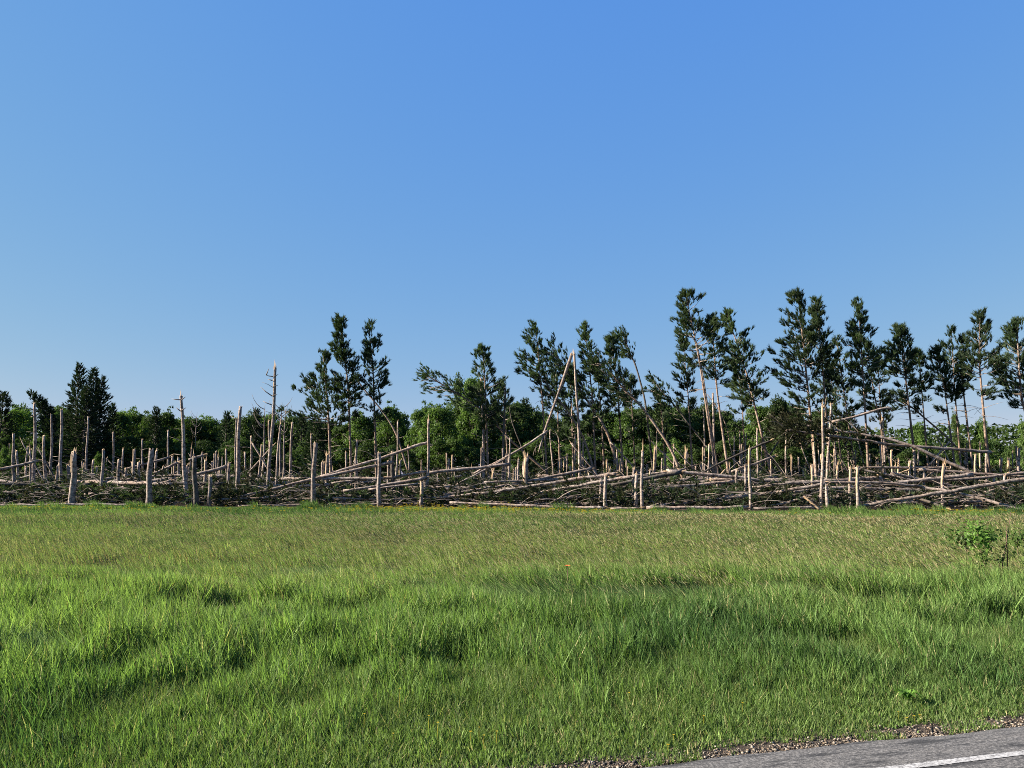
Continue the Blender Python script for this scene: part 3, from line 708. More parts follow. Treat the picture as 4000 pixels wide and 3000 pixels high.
for i, (xt, yt, xb, yb, w, Y, fl, lab) in enumerate(STUMPS):
    if Y == 0: Y = front(xb, 0.35 + (i * 37 % 10) * 0.08)
    o = snapped(xt, yt, xb, yb, w, Y, fl, lab, seed=i)
    for a, b in SIDE.get(xt, []):
        p = at(*a, Y); stub(o, p, at(*b, Y) - p, .042, random.Random(a[1]), name='side_branch')

rng = random.Random(606)
for i in range(95):                               # the thin picket of snapped stems farther back
    Y = rng.uniform(55, 74); px = rng.uniform(0, 4000); hgt = rng.choice([1.9, 2.3, 2.6, 3.0, 3.4, 4.2]) * rng.uniform(.85, 1.1)
    b = at(px, 1850 + 6000 / Y, Y); xt, yt = pix(Vector((b.x + rng.uniform(-.15, .15), Y, hgt)))
    snapped(xt, yt, px, 1850 + 6000 / Y, rng.uniform(.13, .22) / mpp(Y), Y, rng.choice(['', '', 'b', 't', 'b', 'k']), None, seed=2000 + i, what='slender back-row stump')
# ------------------------------------------------------------------ fallen and leaning trunks
def fallen(pts, Y0, Y1, w0, w1, label, name='fallen_pine_log', bare=False, dark=False, stubs=2, crown=0, ends=(True, True), seed=0, branches=0):
    """pts: photo pixels along the log; Y0..Y1 its depth from first to last point; w0..w1 its thickness in photo pixels."""
    rng = random.Random(seed * 131 + int(pts[0][0]) * 7 + int(pts[-1][1]))
    n = len(pts); W = []
    tot = [0]
    for i in range(1, n): tot.append(tot[-1] + math.hypot(pts[i][0] - pts[i - 1][0], pts[i][1] - pts[i - 1][1]))
    ctrl = [at(p[0], p[1], Y0 + (Y1 - Y0) * tot[i] / tot[-1]) for i, p in enumerate(pts)]
    # resample smoothly
    L = sum((ctrl[i + 1] - ctrl[i]).length for i in range(n - 1)); k = max(6, int(L / .5))
    def cr(t):
        t *= (n - 1); i = min(int(t), n - 2); f = t - i
        p0, p1, p2, p3 = ctrl[max(i - 1, 0)], ctrl[i], ctrl[i + 1], ctrl[min(i + 2, n - 1)]
        return 0.5 * ((2 * p1) + (p2 - p0) * f + (2 * p0 - 5 * p1 + 4 * p2 - p3) * f * f + (3 * p1 - p0 - 3 * p2 + p3) * f ** 3)
    P = [cr(i / (k - 1)) for i in range(k)]
    r0, r1 = w0 * mpp(Y0) / 2, w1 * mpp(Y1) / 2
    for i in range(1, k - 1): P[i] = P[i] + Vector((0, rng.uniform(-.02, .02), rng.uniform(-.03, .03)))
    lowest = min(range(k), key=lambda i: P[i].z)
    root = empty(name, (P[0].x, P[0].y, 0))
    mb = MB()
    trunk_mesh(mb, P, r0, r1, rng, 9, 0, jag=r1 * .9, capmi=1)
    mb.build('trunk', [M['wood'] if bare else (M['bark_dark'] if dark else M['bark']), M['wood']], root, root.location)
    if ends[1] and not bare:                      # splinters at the thick, broken end
        mb = MB(); ax = (P[-1] - P[-2]).normalized()
        for i in range(rng.randint(4, 6)):
            o = Matrix.Rotation(rng.uniform(0, 6.28), 3, ax) @ ax.orthogonal().normalized()
            mb.spike(P[-1] + o * r1 * .55 - ax * .1, (ax + o * rng.uniform(-.1, .3)) * rng.uniform(.15, .5), r1 * rng.uniform(.25, .45))
        mb.build('splintered_end', M['wood'], root, root.location, smooth=False)
    for i in range(stubs):
        j = rng.randint(1, k - 2); d = Vector((rng.uniform(-.5, .2), rng.uniform(-.6, .6), rng.choice([-1, 1, 1]) * rng.uniform(.5, 1))).normalized()
        stub(root, P[j], d * rng.uniform(.2, .6), max(.012, r0 * .18), rng)
    for i in range(branches):                     # long dead limbs still on the trunk
        j = rng.randint(0, max(1, k // 2)); d = Vector((rng.uniform(-.9, -.1), rng.uniform(-.5, .5), rng.uniform(-.5, .9))).normalized() * rng.uniform(.9, 2.2)
        mb = MB(); a = P[j]; c = a + d; b = a + d * .5 + Vector((0, 0, rng.uniform(.1, .5)))
        mb.tube(curve_pts(a, b, c, 6), [.028, .024, .02, .016, .012, .006], 4, rng, 0)
        mb.build('limb', M['twig'], root, root.location)
    if crown:
        rg = np.random.default_rng(seed + 900 + int(pts[0][0])); m = crown
        t = rg.beta(1, 2.2, m) * .55; idx = np.clip((t * (k - 1)).astype(int), 0, k - 1); PP = np.array([tuple(p) for p in P])[idx]
        a = rg.uniform(0, 6.28, m); rr = rg.uniform(.1, 1.1, m) * (1.0 + .6 * t)
        Q = PP + np.stack([-rr * .6 * rg.uniform(0, 1, m) + rg.normal(0, .2, m), np.cos(a) * rr * .8, np.sin(a) * rr * .75], 1)
        Q[:, 2] = np.maximum(Q[:, 2], .08)
        D = Q - PP + np.array([-.5, 0, .2])
        V, F = tufts(Q - np.array(tuple(root.location)), D, rg.uniform(.26, .45, m), 12, rg, .8, .03)
        tri_mesh('crown', V, F, M['needle_dead'], root)
    tag(root, label, 'fallen tree' if not bare else 'splintered wood', 'fallen and leaning pine trunks')
    return root
LOGS = [
 (dict(stubs=3), [(-40, 1842), (60, 1822), (150, 1798)], 51, 52, 13, 9, 'slanting log at the left picture edge, thin tip rising behind slim trunks'),
 (dict(), [(-40, 1872), (58, 1887)], 52, 51.5, 12, 10, 'short log dipping right beneath the slanting one at the left edge'),
 (dict(dark=True), [(-60, 1890), (90, 1893), (222, 1903)], 51, 52, 12, 12, 'level dark log behind the left edge brush pile'),
 (dict(stubs=1), [(306, 1852), (374, 1855)], 58, 58, 7, 8, 'small level log right of the splintered front stump, uppermost'),
 (dict(), [(321, 1884), (445, 1866)], 55, 55.5, 8, 10, 'pale log rising right beyond the splintered front stump'),
 (dict(stubs=0), [(-60, 1974), (160, 1972), (330, 1970), (560, 1973)], 47.6, 47.4, 8, 9, 'long thin log lying along the grass edge at far left'),
 (dict(stubs=1), [(80, 1868), (130, 1856)], 57, 57, 8, 9, 'short log end between two tall trunks at left'),
 (dict(), [(490, 1832), (580, 1808), (664, 1785)], 57, 58, 7, 9, 'slim log sloping up behind the thick flat-topped stump'),
 (dict(), [(601, 1848), (650, 1828), (694, 1808)], 55, 55.5, 9, 11, 'log with torn orange end next to the spiked snag'),
 (dict(), [(765, 1853), (830, 1838), (886, 1821)], 52, 52.5, 12, 15, 'stout log propped right of the dark front stump'),
 (dict(stubs=1), [(738, 1797), (793, 1779)], 48.6, 48.8, 11, 12, 'broken log piece balanced on the dark front stump'),
 (dict(), [(833, 1953), (1000, 1946), (1080, 1938)], 47.6, 47.8, 8, 10, 'level log low down right of the short dark-sided stump'),
 (dict(), [(605, 1892), (665, 1877)], 52, 52, 8, 9, 'short pale log in brush behind the thick flat-topped stump'),
 (dict(stubs=0), [(930, 1976), (1100, 1975), (1240, 1975)], 47.2, 47.2, 6, 8, 'thin log on the grass edge before the straight front post'),
 (dict(crown=110, branches=2), [(880, 1950), (1000, 1924), (1222, 1873), (1420, 1830), (1530, 1806)], 47.8, 49.5, 9, 14, 'long log climbing right, lower of the two parallel ones'),
 (dict(branches=1), [(1250, 1862), (1400, 1818), (1530, 1776), (1640, 1737), (1672, 1732)], 49, 49.8, 10, 13, 'long log climbing right to a snapped hinge at the front pole'),
 (dict(), [(1296, 1888), (1400, 1876), (1560, 1860), (1668, 1842)], 50.5, 51, 8, 10, 'log running level behind the pair of parallel slanting logs'),
 (dict(), [(1341, 1917), (1500, 1895), (1664, 1866)], 48.6, 49, 10, 14, 'thick log sloping up to the foot of the front pole'),
 (dict(), [(1440, 1912), (1630, 1891)], 48.2, 48.4, 8, 9, 'thin log close under the thick one left of the front pole'),
 (dict(stubs=1), [(1300, 1944), (1474, 1951), (1640, 1948)], 47.4, 47.6, 6, 8, 'low thin log passing behind the front stump under two logs'),
 (dict(), [(1672, 1847), (1800, 1834), (1990, 1814)], 50.5, 51, 13, 13, 'straight thick log nearly level right of the front pole'),
 (dict(stubs=1), [(1787, 1890), (1880, 1843), (1962, 1797)], 53, 54, 7, 9, 'thin log leaning up steeply under the straight thick log'),
 (dict(stubs=1), [(1712, 1880), (1806, 1856)], 53, 53.5, 8, 9, 'short log under the straight thick log, right of the pole'),
 (dict(crown=60), [(1712, 1935), (1860, 1912), (2000, 1893), (2150, 1862), (2312, 1830)], 48.4, 49.6, 9, 12, 'long log rising right, ending below the folded pine'),
 (dict(branches=2), [(1655, 1950), (1830, 1934), (2000, 1912), (2200, 1880), (2366, 1856), (2402, 1852)], 47, 46, 11, 15, 'longest slanting log, resting on the square-topped front stump'),
 (dict(stubs=1), [(1757, 1963), (2000, 1973), (2200, 1982), (2360, 1984)], 45.8, 43.9, 9, 12, 'ground log along the grass edge left of the square-topped stump'),
 (dict(stubs=1), [(1760, 1952), (2050, 1966), (2340, 1968)], 47, 45.3, 7, 9, 'thin ground log just behind the grass-edge log at centre'),
 (dict(branches=2, crown=60), [(2074, 1930), (2250, 1898), (2400, 1874), (2492, 1857)], 46.5, 45.3, 11, 14, 'slanting log ending at the dark twin stumps, below the longest one'),
 (dict(stubs=1), [(2384, 1988), (2500, 1984)], 43.4, 43.2, 9, 10, 'short ground log between the square-topped stump and spiked post'),
 (dict(stubs=3, dark=True), [(2620, 1905), (2750, 1842), (2900, 1768), (3010, 1722)], 50, 51, 6, 9, 'thin dark trunk leaning up right past the honey-coloured trunk'),
 (dict(bare=True, stubs=0), [(2787, 1880), (2833, 1835)], 49, 49.5, 4, 7, 'splinter of bright bare wood standing slantwise below a dark leaning trunk'),
 (dict(), [(2858, 1842), (2930, 1818), (3025, 1783)], 48, 49, 9, 10, 'short log rising right behind the honey-coloured front trunk'),
 (dict(stubs=3), [(2540, 1978), (2700, 1962), (2922, 1938)], 44.0, 44.4, 10, 13, 'log rising gently right between spiked post and honey-coloured trunk'),
 (dict(stubs=2), [(2525, 1983), (2700, 1984), (2920, 1982)], 42.8, 42.5, 13, 13, 'thick ground log right of the spiked front post'),
 (dict(stubs=1), [(2592, 1852), (2717, 1818)], 55, 56, 5, 7, 'thin pale log behind the brush right of the spiked post'),
 (dict(stubs=1), [(2940, 1902), (3050, 1897)], 46, 46, 7, 7, 'small level log right of the honey-coloured trunk'),
 (dict(stubs=1), [(2945, 1985), (3080, 1982), (3196, 1984)], 42.3, 42.2, 9, 10, 'ground log left of the tall shattered front trunk'),
 (dict(stubs=1), [(3250, 1648), (3350, 1624), (3455, 1594), (3480, 1596)], 51.5, 51.5, 9, 10, 'log hung high in the air with a pointed end, beside the pines'),
 (dict(crown=260, branches=6), [(3050, 1655), (3200, 1670), (3350, 1694), (3500, 1722), (3680, 1793), (3845, 1872)], 50, 48, 9, 13, 'long sagging trunk high up, dropping right behind the level one'),
 (dict(crown=260, branches=5), [(3070, 1680), (3250, 1704), (3500, 1738), (3700, 1753), (3868, 1766)], 48.5, 49, 9, 13, 'long straight trunk hanging high, nearly level, over the right half'),
 (dict(branches=1), [(2960, 1902), (3100, 1887), (3230, 1884), (3450, 1887), (3600, 1900)], 43.8, 43.8, 9, 10, 'arched log across the tops of the dark front stumps'),
 (dict(stubs=2), [(3360, 1884), (3500, 1893), (3650, 1910), (3820, 1945), (3960, 1985), (4040, 2005)], 45, 41.8, 11, 13, 'long grey log curving down to the right grass edge'),
 (dict(crown=40), [(3033, 1924), (3130, 1906), (3224, 1888)], 43.6, 43.2, 12, 14, 'thick short log leaning on the dark front stump'),
 (dict(stubs=1), [(2990, 1980), (3070, 1964), (3142, 1942)], 42.8, 42.6, 7, 9, 'thin log meeting a bright plank of split wood'),
 (dict(bare=True, stubs=0), [(3138, 1940), (3203, 1992)], 42.4, 42.1, 7, 12, 'bright plank of split wood slanting to the ground'),
 (dict(stubs=0), [(3363, 1962), (3440, 1957), (3560, 1955)], 45.5, 45.5, 7, 8, 'low level log behind the long slanting front log'),
 (dict(branches=1), [(3352, 1981), (3500, 1952), (3700, 1922), (3880, 1890), (4080, 1862)], 42.6, 42.0, 12, 16, 'long pale log rising right across the front at the right edge'),
 (dict(stubs=1), [(3847, 1922), (3900, 1910), (3962, 1901)], 46, 46, 8, 10, 'short log resting on a stump above the curving grey log'),
 (dict(stubs=0), [(3770, 1977), (3880, 1976), (4030, 1985)], 43.5, 43.2, 5, 6, 'pair-thin straight log lying low under the curving grey log'),
 (dict(dark=True), [(3460, 1905), (3570, 1938), (3695, 1986)], 45, 42.4, 10, 12, 'dark log running down right beneath the long pale front log'),
 (dict(bare=True, stubs=0), [(3500, 1854), (3552, 1834)], 52, 52, 5, 7, 'small bright torn slab between pale stumps at right'),
 (dict(), [(3480, 1848), (3640, 1880), (3760, 1905)], 48, 48, 9, 10, 'log sloping down right behind the forked white stump'),
 (dict(stubs=2), [(3350, 1908), (3520, 1914), (3720, 1918)], 45.5, 45.8, 11, 12, 'level log behind the dark sloping one, right of the bright stump pair'),
 (dict(stubs=2), [(3480, 1968), (3650, 1962), (3830, 1960)], 43.6, 44, 10, 11, 'low level log under the long pale front log at right'),
 (dict(stubs=2, branches=2), [(2960, 1930), (3150, 1938), (3340, 1944)], 44.5, 44.6, 11, 12, 'level log low between the shattered trunk and the honey-coloured one'),
 (dict(stubs=2, branches=1), [(2530, 1908), (2700, 1897), (2870, 1880)], 47, 47.5, 10, 13, 'log rising gently behind the spiked post, above the dark thin one'),
 (dict(stubs=2), [(2090, 1950), (2250, 1944), (2345, 1938)], 46, 46, 9, 11, 'low log left of the square-topped front stump'),
 (dict(stubs=2, branches=2), [(980, 1905), (1130, 1890), (1215, 1876)], 51, 51, 9, 11, 'log in brush between the branchy snag and the straight front post'),
 (dict(stubs=2), [(330, 1930), (480, 1922), (560, 1915)], 50, 50, 8, 10, 'low log in the brush left of the thick flat-topped stump'),
 (dict(stubs=2), [(3560, 1880), (3800, 1868), (4030, 1845)], 47.5, 47.5, 10, 12, 'log behind the long pale front one, nearly parallel to it'),
 (dict(stubs=1), [(3960, 1850), (4040, 1840)], 50, 50, 7, 8, 'short thin log at the right picture edge'),
 (dict(stubs=1), [(1320, 1965), (1480, 1968), (1660, 1966)], 47.3, 47.2, 5, 7, 'lowest thin ground log left of the peeled front stump'),
 (dict(stubs=1, dark=True), [(2440, 1938), (2600, 1930), (2760, 1918)], 47, 47.5, 6, 8, 'dark thin log in brush behind the spiked front post'),
 (dict(stubs=2, dark=True), [(3200, 1915), (3330, 1925), (3520, 1932)], 46, 46, 8, 9, 'dark level log behind the bright-topped stump pair'),
]
for i, (kw, pts, Y0, Y1, w0, w1, lab) in enumerate(LOGS):
    fallen(pts, Y0, Y1, w0, w1, lab, seed=i, **kw)

rng = random.Random(2024)
for i in range(78):                               # more trunks lying in the pile behind the front ones
    x = rng.uniform(-32, 36); y = edge_y(x) + rng.uniform(3.0, 14); L = rng.uniform(3.5, 10); th = math.pi + rng.gauss(0, .25) if rng.random() < .8 else rng.gauss(0, .35)
    z1 = rng.uniform(.7, 1.9) if y - edge_y(x) > 4 else rng.uniform(.3, 1.3)
    if x > 6: z1 *= 1.3
    B_ = Vector((x, y, z1)); A_ = B_ + Vector((math.cos(th) * L, math.sin(th) * L * .6, -rng.uniform(.0, .7) * z1 * .8)); A_.y = max(A_.y, edge_y(A_.x) + 2.6); A_.z += .1; A_.z = max(.12, A_.z)
    rr = rng.uniform(.08, .145); o = fallen([pix(A_), pix(B_)], A_.y, B_.y, 2 * rr * .75 / mpp(A_.y), 2 * rr / mpp(B_.y), None, seed=300 + i, dark=rng.random() < .2, stubs=rng.randint(1, 3), branches=rng.randint(0, 2), crown=rng.choice([0, 0, 40]))
    later(o, 'loose fallen log', pix((A_ + B_) * .5)[0])

for i in range(22):                               # poles caught half-way down
    px = rng.uniform(1950, 3980) if i < 17 else rng.uniform(60, 1600); Y = rng.uniform(52, 62); hgt = rng.uniform(2.2, 4.6); lean_ = rng.choice([-1, -1, 1]) * rng.uniform(1.2, 4.0)
    A_ = at(px, 1850 + 6000 / Y, Y); A_.z = .05; B_ = A_ + Vector((lean_, rng.uniform(-.6, .6), hgt)); rr = rng.uniform(.05, .095)
    o = fallen([pix(A_), pix((A_ + B_) * .5 + Vector((0, 0, rng.uniform(-.1, .25)))), pix(B_)], A_.y, B_.y, 2 * rr / mpp(A_.y), 2 * rr * .7 / mpp(B_.y), None, name='leaning_pole', seed=500 + i, dark=rng.random() < .3, stubs=rng.randint(1, 3))
    later(o, 'half-fallen leaning pole', pix(B_)[0])

# bent, still-rooted trunks and the folded pine
def leaning(pts, Y, w_base, w_top, label, crown=None, name='leaning_pine', seed=0, dark=False):
    """A living stem bent by the wind: pts from its foot to its tip (photo pixels)."""
    rng = random.Random(seed + 4000)
    foot = to_ground(at(*pts[1], Y), at(*pts[0], Y))
    ctrl = [foot] + [at(p[0], p[1], Y + i * .15) for i, p in enumerate(pts)]
    n = len(ctrl); k = 22
    def cr(t):
        t *= (n - 1); i = min(int(t), n - 2); f = t - i
        p0, p1, p2, p3 = ctrl[max(i - 1, 0)], ctrl[i], ctrl[i + 1], ctrl[min(i + 2, n - 1)]
        return 0.5 * ((2 * p1) + (p2 - p0) * f + (2 * p0 - 5 * p1 + 4 * p2 - p3) * f * f + (3 * p1 - p0 - 3 * p2 + p3) * f ** 3)
    P = [cr(i / (k - 1)) for i in range(k)]
    root = empty(name, (foot.x, foot.y, 0))
    mb = MB(); trunk_mesh(mb, P, w_base * mpp(Y) / 2, w_top * mpp(Y) / 2, rng, 8)
    mb.build('trunk', M['bark_dark'] if dark else M['bark_red'], root, root.location)
    if crown:
        m, c0, rad = crown                       # tuft count, where the crown starts (0..1), its radius in metres
        rg = np.random.default_rng(seed + 50); PP = np.array([tuple(p) for p in P])
        nb = max(10, m // 7); Q = []; D = []; lim = MB()
        for b in range(nb):
            t = c0 + (1 - c0) * (b + rg.uniform(0, 1)) / nb; j = min(int(t * (k - 1)), k - 2)
            p = PP[j] + (PP[j + 1] - PP[j]) * (t * (k - 1) - j); ax = PP[j + 1] - PP[j]; ax /= np.linalg.norm(ax)
            q = rg.normal(0, 1, 3); q -= ax * q.dot(ax); q /= np.linalg.norm(q)
            L = rad * (0.35 + 0.65 * math.sin(math.pi * min(1, (1 - t) / (1 - c0) * .75 + .12))) * rg.uniform(.6, 1.15)
            d = q * .8 + ax * .75 + np.array([-.35, 0, .1]); d /= np.linalg.norm(d); e = p + d * L
            lim.tube([Vector(p), Vector(p + d * L * .5 + [0, 0, -.05]), Vector(e)], [.03, .02, .008], 3, None)
            for s in range(7):
                f = rg.uniform(.35, 1.05); Q.append(p + d * L * f + rg.normal(0, .16, 3)); D.append(d + rg.normal(0, .25, 3) + np.array([-.25, 0, .35]))
        tag(lim.build('limbs', M['twig'], root, root.location), kind='stuff')
        V, F = tufts(np.array(Q) - np.array(tuple(root.location)), np.array(D), rg.uniform(.28, .46, len(Q)), 14, rg, .7, .03)
        tri_mesh('crown', V, F, M['needle'], root)
    tag(root, label, 'pine tree', 'bent and leaning pines')
    return root
leaning([(1592, 1835), (1572, 1770), (1545, 1690), (1500, 1615), (1430, 1530), (1375, 1457)], 60, 9, 5, 'thin bare stem arching left over towards the three tall pines')
leaning([(2316, 1825), (2290, 1740), (2257, 1669), (2205, 1590), (2148, 1521), (2130, 1480)], 58, 10, 6, 'curved pale trunk bending left behind the folded pine', (160, .55, 1.6), seed=3)
leaning([(2405, 1795), (2375, 1700), (2336, 1625), (2290, 1560), (2257, 1516), (2200, 1430), (2165, 1370)], 57.5, 12, 6, 'curved pale trunk bending left, right of the folded pine', (230, .62, 1.7), seed=4)
leaning([(2655, 1838), (2625, 1765), (2580, 1690), (2500, 1581), (2450, 1536), (2380, 1450), (2330, 1420)], 56, 13, 6, 'thick pale trunk arching left, boldest of the bent ones', (260, .58, 1.7), seed=5)
leaning([(2770, 1760), (2755, 1738), (2695, 1662), (2640, 1590), (2598, 1543), (2560, 1500)], 60, 7, 4, 'thin dark stem leaning left with a tufted drooping top', (150, .5, 1.5), seed=6, dark=True)
leaning([(2535, 1700), (2520, 1570), (2500, 1487), (2480, 1420), (2464, 1388), (2445, 1340), (2420, 1318)], 62, 8, 5, 'slim pine whose top curls left against the sky', (170, .6, 1.1), seed=7, dark=True)
leaning([(2040, 1760), (1990, 1716), (1920, 1640), (1845, 1575), (1750, 1515), (1672, 1470)], 59, 9, 5, 'pine blown over to the left, crown stretched out level', (300, .42, 1.7), seed=8)
leaning([(2866, 1800), (2852, 1740), (2835, 1660), (2800, 1590), (2762, 1540)], 61, 5, 3, 'thin leaning stem between two tall leaning pines')
leaning([(3850, 1840), (3770, 1780), (3690, 1700), (3620, 1640), (3560, 1590), (3500, 1560)], 58, 8, 6, 'thin stem leaning far left behind the right-hand pines', (60, .7, 1.0), seed=9)
leaning([(2050, 1790), (2035, 1740), (2015, 1690), (1998, 1640), (1990, 1590)], 62, 6, 4, 'dark thin stem beside the tall dark trunk left of the folded pine', seed=10, dark=True)
leaning([(3290, 1800), (3258, 1745), (3225, 1650), (3195, 1600), (3165, 1545)], 56, 6, 4, 'thin stem leaning left behind the tall shattered trunk', seed=12, dark=True)

fp = snapped(2242, 1388, 2262, 1832, 13, 55, 's', 'folded pine: tall trunk snapped near its top', seed=777, name='folded_pine')
rng = random.Random(9)
for nm, pts, w0, w1 in (('folded_top', [(2232, 1388), (2180, 1540), (2124, 1694), (2104, 1768)], 13, 6),):
    P = [at(x, y, 54.8 - i * .2) for i, (x, y) in enumerate(pts)]; Q = []
    for i in range(len(P) - 1):
        for s in range(5): Q.append(P[i].lerp(P[i + 1], s / 5))
    Q.append(P[-1]); mb = MB(); trunk_mesh(mb, Q, w0 * mpp(55) / 2, w1 * mpp(55) / 2, rng, 9)
    ft = mb.build(nm, [M['bark'], M['wood']], fp, fp.location)
    mb = MB()
    for s in range(5):
        ax = Vector((.25, 0, .97)); mb.spike(P[0] + Vector((rng.uniform(-.09, .09), rng.uniform(-.06, .06), -.1)), (ax + Vector((rng.uniform(-.2, .2), 0, 0))) * rng.uniform(.25, .45), .05)
    mb.build('torn_hinge', M['wood'], fp, fp.location, smooth=False)
    for s in range(9):                            # dead limbs hanging from the folded top
        a = Q[rng.randint(8, len(Q) - 1)]; d = Vector((rng.uniform(-.6, 1.0), rng.uniform(-.3, .3), -rng.uniform(.6, 1.6)))
        mb = MB(); mb.tube(curve_pts(a, a + Vector((d.x * .9, 0, -.1)), a + d, 6), [.028, .024, .02, .016, .012, .006], 4, rng, 0)
        mb.build('limb', M['twig'], fp, fp.location)
tag(fp, 'folded pine: bare trunk snapped high up, its top hanging as a slanting leg', 'broken tree')
fallen([(1850, 1850), (2000, 1773), (2124, 1694), (2136, 1684)], 54, 54.4, 7, 10, 'bare trunk leaning up right against the leg of the folded pine', seed=91, stubs=3)
# ------------------------------------------------------------------ standing pines
def pine(base, mid, top, Y, low, wl, wr, w, label, seed, dens=1.0, wind=0.25, name='pine_tree', twin=None, peak=0.35):
    """base, mid, top: photo pixels on the trunk; low: pixel row where the green crown starts; wl, wr: crown reach left and right in pixels."""
    rng = random.Random(seed); rg = np.random.default_rng(seed)
    foot = to_ground(at(*mid, Y), at(*base, Y)); m_ = at(*mid, Y); t_ = at(*top, Y)
    n = 26
    # polyline foot -> mid -> top, softened
    ctrl = [foot, m_, t_]
    def path(s):
        L1 = (m_ - foot).length; L2 = (t_ - m_).length; u = s * (L1 + L2)
        a = foot.lerp(m_, min(1, u / L1)) if u < L1 else m_.lerp(t_, (u - L1) / L2)
        c = foot * (1 - s) ** 2 + m_ * (2 * s * (1 - s)) + t_ * s * s
        return a * .75 + c * .25
    P = [path(i / (n - 1)) for i in range(n)]; PP = np.array([tuple(p) for p in P]); loc = np.array((foot.x, foot.y, 0.0))
    root = empty(name, tuple(loc)); r0 = w * mpp(Y) / 2
    mb = MB(); trunk_mesh(mb, P, r0 * 1.2, r0 * .22, rng, 8)
    mb.build('trunk', M['bark_red'], root, root.location)
    if twin:
        mb = MB(); trunk_mesh(mb, [p + Vector((twin * mpp(Y) * (1 - .5 * i / n), .25, 0)) for i, p in enumerate(P[:int(n * .8)])], r0, r0 * .35, rng, 7)
        mb.build('second_stem', M['bark_red'], root, root.location)
    lowz = at(mid[0], low, Y).z; H = t_.z
    lowz -= 0.14 * (H - lowz); crown_h = H - lowz
    lim = MB(); Q = []; D = []
    nb = int(crown_h / 0.40 * 5.8 * dens)
    Rl, Rr = wl * mpp(Y) * 1.1, wr * mpp(Y) * 1.1
    for b in range(nb):
        f = (b + rng.uniform(0, 1)) / nb                     # 0 at the crown's foot, 1 at its tip
        z = lowz + crown_h * f
        j = int(np.searchsorted(PP[:, 2], z)); j = max(1, min(n - 1, j)); fr = (z - PP[j - 1, 2]) / max(1e-6, PP[j, 2] - PP[j - 1, 2])
        p = PP[j - 1] + (PP[j] - PP[j - 1]) * min(1, max(0, fr))
        az = b * 2.399 + rng.uniform(-.5, .5); cx, cy = math.cos(az), math.sin(az)
        prof = min(1, (f + .12) / (peak + .12)) ** .6 if f < peak else ((1 - f) / (1 - peak)) ** .75 * .92 + .08
        if mnoise.noise(Vector((cx * 1.1 + seed * 1.7, cy * 1.1, z * .9))) < -.02 or (f < .22 and rng.random() < .2): continue
        prof *= 0.55 + 0.75 * mnoise.noise(Vector((cx * .9 + seed, cy * .9, z * .55))) + .35
        side = Rl if cx < 0 else Rr; L = max(.22, (side * abs(cx) + (Rl + Rr) * .5 * (1 - abs(cx))) * min(1.15, prof) * rng.uniform(.7, 1.1))
        el = R(-4 + 52 * f + rng.uniform(-12, 12))
        d = np.array([cx * math.cos(el) - wind * .6, cy * math.cos(el), math.sin(el)]); d /= np.linalg.norm(d)
        up = np.array([-wind * .25, 0, .22]) * L
        e = p + d * L + up
        lim.tube([Vector(p), Vector(p + d * L * .55 + up * .25), Vector(e)], [.026 + .018 * (1 - f), .022, .008], 3, None)
        nt = int(6 + L * 6.6)
        for s in range(nt):
            g = 1 - rng.random() ** 1.7 * .66
            q = p + d * L * g + up * g * g + rg.normal(0, .11 + .10 * L * (1 - g), 3) * [1, 1, .65]
            Q.append(q); D.append(d * .75 + np.array([-wind * .5, 0, .75]) + rg.normal(0, .28, 3))
    for s in range(int(rng.randint(5, 9))):                  # dead limbs below the crown
        z = lowz - rng.uniform(.1, .45) * crown_h
        if z < 1.5: continue
        j = int(np.searchsorted(PP[:, 2], z)); j = max(1, min(n - 1, j)); p = PP[j]
        az = rng.uniform(0, 6.28); L = rng.uniform(.5, 1.7); d = np.array([math.cos(az), math.sin(az), rng.uniform(-.15, .35)]) * L
        lim.tube(curve_pts(Vector(p), Vector(p + d * .5 + [0, 0, .1]), Vector(p + d + [0, 0, rng.uniform(-.3, .2)]), 4), [.022, .018, .012, .006], 3, None)
    tag(lim.build('limbs', M['twig'], root, root.location), kind='stuff')
    Q = np.array(Q); D = np.array(D)
    V, F = tufts(Q - loc, D, rg.uniform(.26, .44, len(Q)), 23, rg, .66, .021)
    tri_mesh('crown', V, F, M['needle'], root)
    tag(root, label, 'pine tree', 'standing pines left by the storm')
    return root
